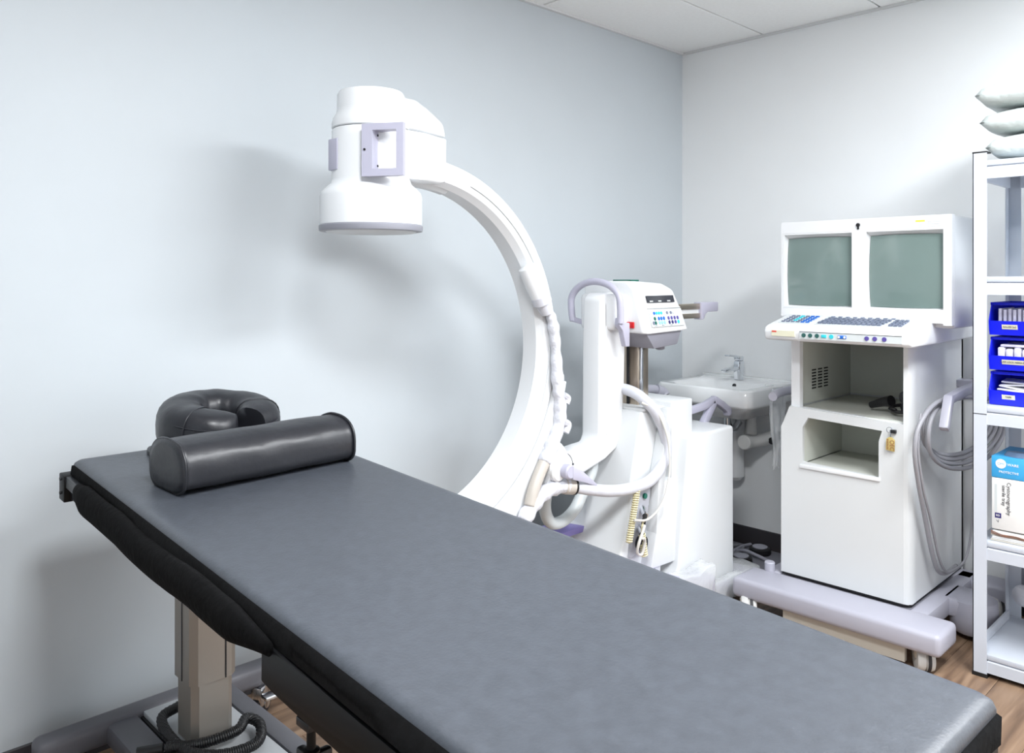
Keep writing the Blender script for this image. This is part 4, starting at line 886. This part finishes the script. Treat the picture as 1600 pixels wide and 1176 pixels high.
# blue stacking bins
def bin_(z, lb, label_text, tw, kind):
    x0, x1, y0, y1, hh_ = 3.325, 3.60, .715, .892, .118
    t = empty('storage_bin', ((x0+x1)/2, (y0+y1)/2, z), lb, 'storage bin', 'blue storage bins on the shelf')
    b = B(); w_ = .004
    bx(x0+.012, x1, y0+.006, y1-.006, z, z+w_, bm=b)
    prof = [(x0+.012, z), (x1, z), (x1, z+hh_), (x0+.035, z+hh_), (x0, z+.052), (x0+.004, z+.02)]
    prism(prof, 'y', y1-w_, y1, bm=b); prism(prof, 'y', y0, y0+w_, bm=b)
    bx(x1-w_, x1, y0, y1, z, z+hh_, bm=b)
    hexa(b, [(x0+.012, y0, z), (x0+.018, y0, z), (x0+.018, y1, z), (x0+.012, y1, z)], [(x0, y0, z+.052), (x0+.006, y0, z+.052), (x0+.006, y1, z+.052), (x0, y1, z+.052)])
    bx(x0+.035, x1+.003, y1-.001, y1+.003, z+hh_-.010, z+hh_, bm=b); bx(x0+.035, x1+.003, y0-.003, y0+.001, z+hh_-.010, z+hh_, bm=b)
    obj('bin_shell', b, M['blue'], t)
    obj('top_bar', bx(x0+.036, x0+.046, y0, y1, z+hh_-.010, z+hh_), M['blue'], t)
    yc = y1-.052-tw/2+.01
    o = obj('bin_label', hexa(B(), [(x0+.0055, yc-tw/2, z+.022), (x0+.0058, yc-tw/2, z+.022), (x0+.0058, yc+tw/2, z+.022), (x0+.0055, yc+tw/2, z+.022)], [(x0+.001, yc-tw/2, z+.039), (x0+.0014, yc-tw/2, z+.039), (x0+.0014, yc+tw/2, z+.039), (x0+.001, yc+tw/2, z+.039)]), M['beige'], t)
    text('label_text', label_text, .0085, (x0+.002, yc, z+.0305), (-1, 0, -.25), (0, 0, 1), M['ink'], o, depth=.0003)
    # contents
    nm = dict(a='packet', b='packet', c='packet')[kind]
    if kind == 'a':
        for i in range(9): obj(nm, bx(x0+.03+.001*(i % 3), x0+.034+.17, y1-.034-i*.0155, y1-.024-i*.0155, z+w_+.001, z+.096-.004*(i % 2), .002), M['packs'], t)
    elif kind == 'b':
        for i in range(5): obj(nm, bx(x0+.025, x0+.21, y1-.045-i*.026, y1-.022-i*.026, z+w_+.001, z+.082-.005*(i % 2), .006), M['packs'], t)
        obj(nm, bx(x0+.03, x0+.2, y0+.02, y1-.03, z+.083, z+.092, .003), M['packs'], t)
    else:
        for i in range(5):
            q = bx(x0+.03+.01*i, x0+.20, y1-.14+.012*i, y1-.02, z+.040+.0085*i, z+.045+.0085*i, .001)
            xf(q, Matrix.Translation((x0+.1, y1-.06, z+.06)) @ Matrix.Rotation(-.12+.06*i, 4, 'Z') @ Matrix.Rotation(.10*(i % 3)-.06, 4, 'X') @ Matrix.Translation((-x0-.1, -y1+.06, -z-.06)))
            obj(nm, q, M['paper'], t)
    return t
bin_(.983, 'blue bin with loose white papers, lowest of the stack of three', 'TAPE', .042, 'c')
bin_(1.110, 'blue bin of clear packets with a wide label, middle of the stack', 'LUER LOCK NEEDLES', .07, 'b')
bin_(1.237, 'blue bin of upright pale packets, topmost of the stack of three', 'GAUZE 2x2', .05, 'a')

# cartons on the lower shelf
cb = empty('glove_box', (3.42, .79, .7), 'light blue carton with a white round logo lying on the white carton', 'box')
GX, GY = 3.305, .877
obj('carton', bx(GX, 3.54, .66, GY, .724, .800, .001), M['bluebox'], cb)
obj('opening', loft([[(GX+.05+.03*math.cos(a)*1.2, .80+.05*math.sin(a), .8005) for a in [2*PI*i/14 for i in range(14)]], [(GX+.05+.02*math.cos(a), .80+.04*math.sin(a), .815) for a in [2*PI*i/14 for i in range(14)]]]), M['greyfilm'], cb)
obj('glove', sheet(lambda u, v: (GX+.03+.09*u, .775-.085*v, .802+.03*math.sin(PI*u)*math.sin(PI*v)*(1+noise.noise(Vector((u*4, v*4, 1))))), 12, 12), M['bluefilm'], cb)
obj('round_logo', lathe([(.017, 0), (.017, -.0008)], (GX, .847, .775), 'x', 24), M['paper'], cb)
text('logo_text', 'OMI', .012, (GX-.0012, .847, .775), (-1, 0, 0), (0, 0, 1), M['sky'], cb, depth=.0003)
text('lettering', 'WARE', .013, (GX-.0008, .809, .774), (-1, 0, 0), (0, 0, 1), M['paper'], cb, depth=.0005)
text('lettering', 'PROTECTIVE', .011, (GX-.0008, .822, .746), (-1, 0, 0), (0, 0, 1), M['paper'], cb, depth=.0005)
wb = empty('white_carton', (3.42, .79, .52), 'white carton with sideways black print under the light blue carton', 'box')
obj('carton', bx(GX, 3.56, .655, GY-.001, .537, .722, .001), M['paper'], wb)
text('lettering', 'Cystourography', .018, (GX-.0008, .822, .652), (-1, 0, 0), (0, -1, 0), M['ink'], wb, depth=.0004)
text('lettering', 'sterile tray', .017, (GX-.0008, .838, .662), (-1, 0, 0), (0, -1, 0), M['ink'], wb, depth=.0004)
obj('grey_bar', bx(GX-.0006, GX, .859, .867, .60, .70), M['keyp'], wb)
nv = obj('navy_logo', bx(GX-.0008, GX, .846, .866, .578, .596), M['navy'], wb)
text('logo_text', 'BSI', .010, (GX-.0015, .856, .587), (-1, 0, 0), (0, 0, 1), M['paper'], nv, depth=.0003)
text('check_mark', 'V', .014, (GX-.0008, .856, .566), (-1, 0, 0), (0, .3, 1), M['ink'], wb, depth=.0003)
st_ = empty('paper_stack', (3.42, .79, .494), 'stack of white sheets with curled brown edges under the white carton', 'papers')
for i in range(6): obj('sheet', bx(GX-.004+.002*(i % 2), 3.56, .65+.004*i, GY+.002-.003*(i % 3), .4945+.0062*i, .4998+.0062*i), M['paper'] if i % 3 else M['cream'], st_)
for k in range(3): obj('curled_edge', tube([(GX-.005, GY, .530-.004*k), (GX-.008, .84, .522-.003*k), (GX-.006, .80, .523-.004*k+.003*math.sin(k)), (GX-.006, .75, .518-.003*k), (GX-.004, .70, .522-.004*k)], .0013, n=5), M['brown'], st_)
# boxes standing at the back of the upper shelf
for y0, y1, z1, m_, lb in ((.70, .80, 1.73, 'sky', 'pale blue carton at the back of the upper shelf'), (.56, .69, 1.69, 'paper', 'white carton beside the pale blue one on the upper shelf')):
    o = obj('carton', bx(3.56, 3.68, y0, y1, 1.452, z1, .002), M[m_]); tag(o, lb, 'box')
# things on the floor behind the shelf legs
gbx = obj('grey_carton', bx(3.78, 3.95, .74, .905, .18, .40, .004), M['lavg']); tag(gbx, 'grey carton behind the lowest shelf beside the cart', 'box')
gst = obj('box_stand', bx(3.79, 3.93, .755, .885, .001, .179, .004), M['tray']); tag(gst, 'grey box on the floor under the grey carton', 'box')
pt = obj('plastic_tube_bag', tube([(3.60, .86, .21), (3.66, .82, .215), (3.70, .76, .225), (3.71, .66, .24)], .035, n=14, rf=lambda t: 1+.2*math.sin(t*17)), M['wrap'], sharp=2)
tag(pt, 'crumpled clear plastic sleeve on the floor level behind the lowest shelf', 'plastic sleeve')
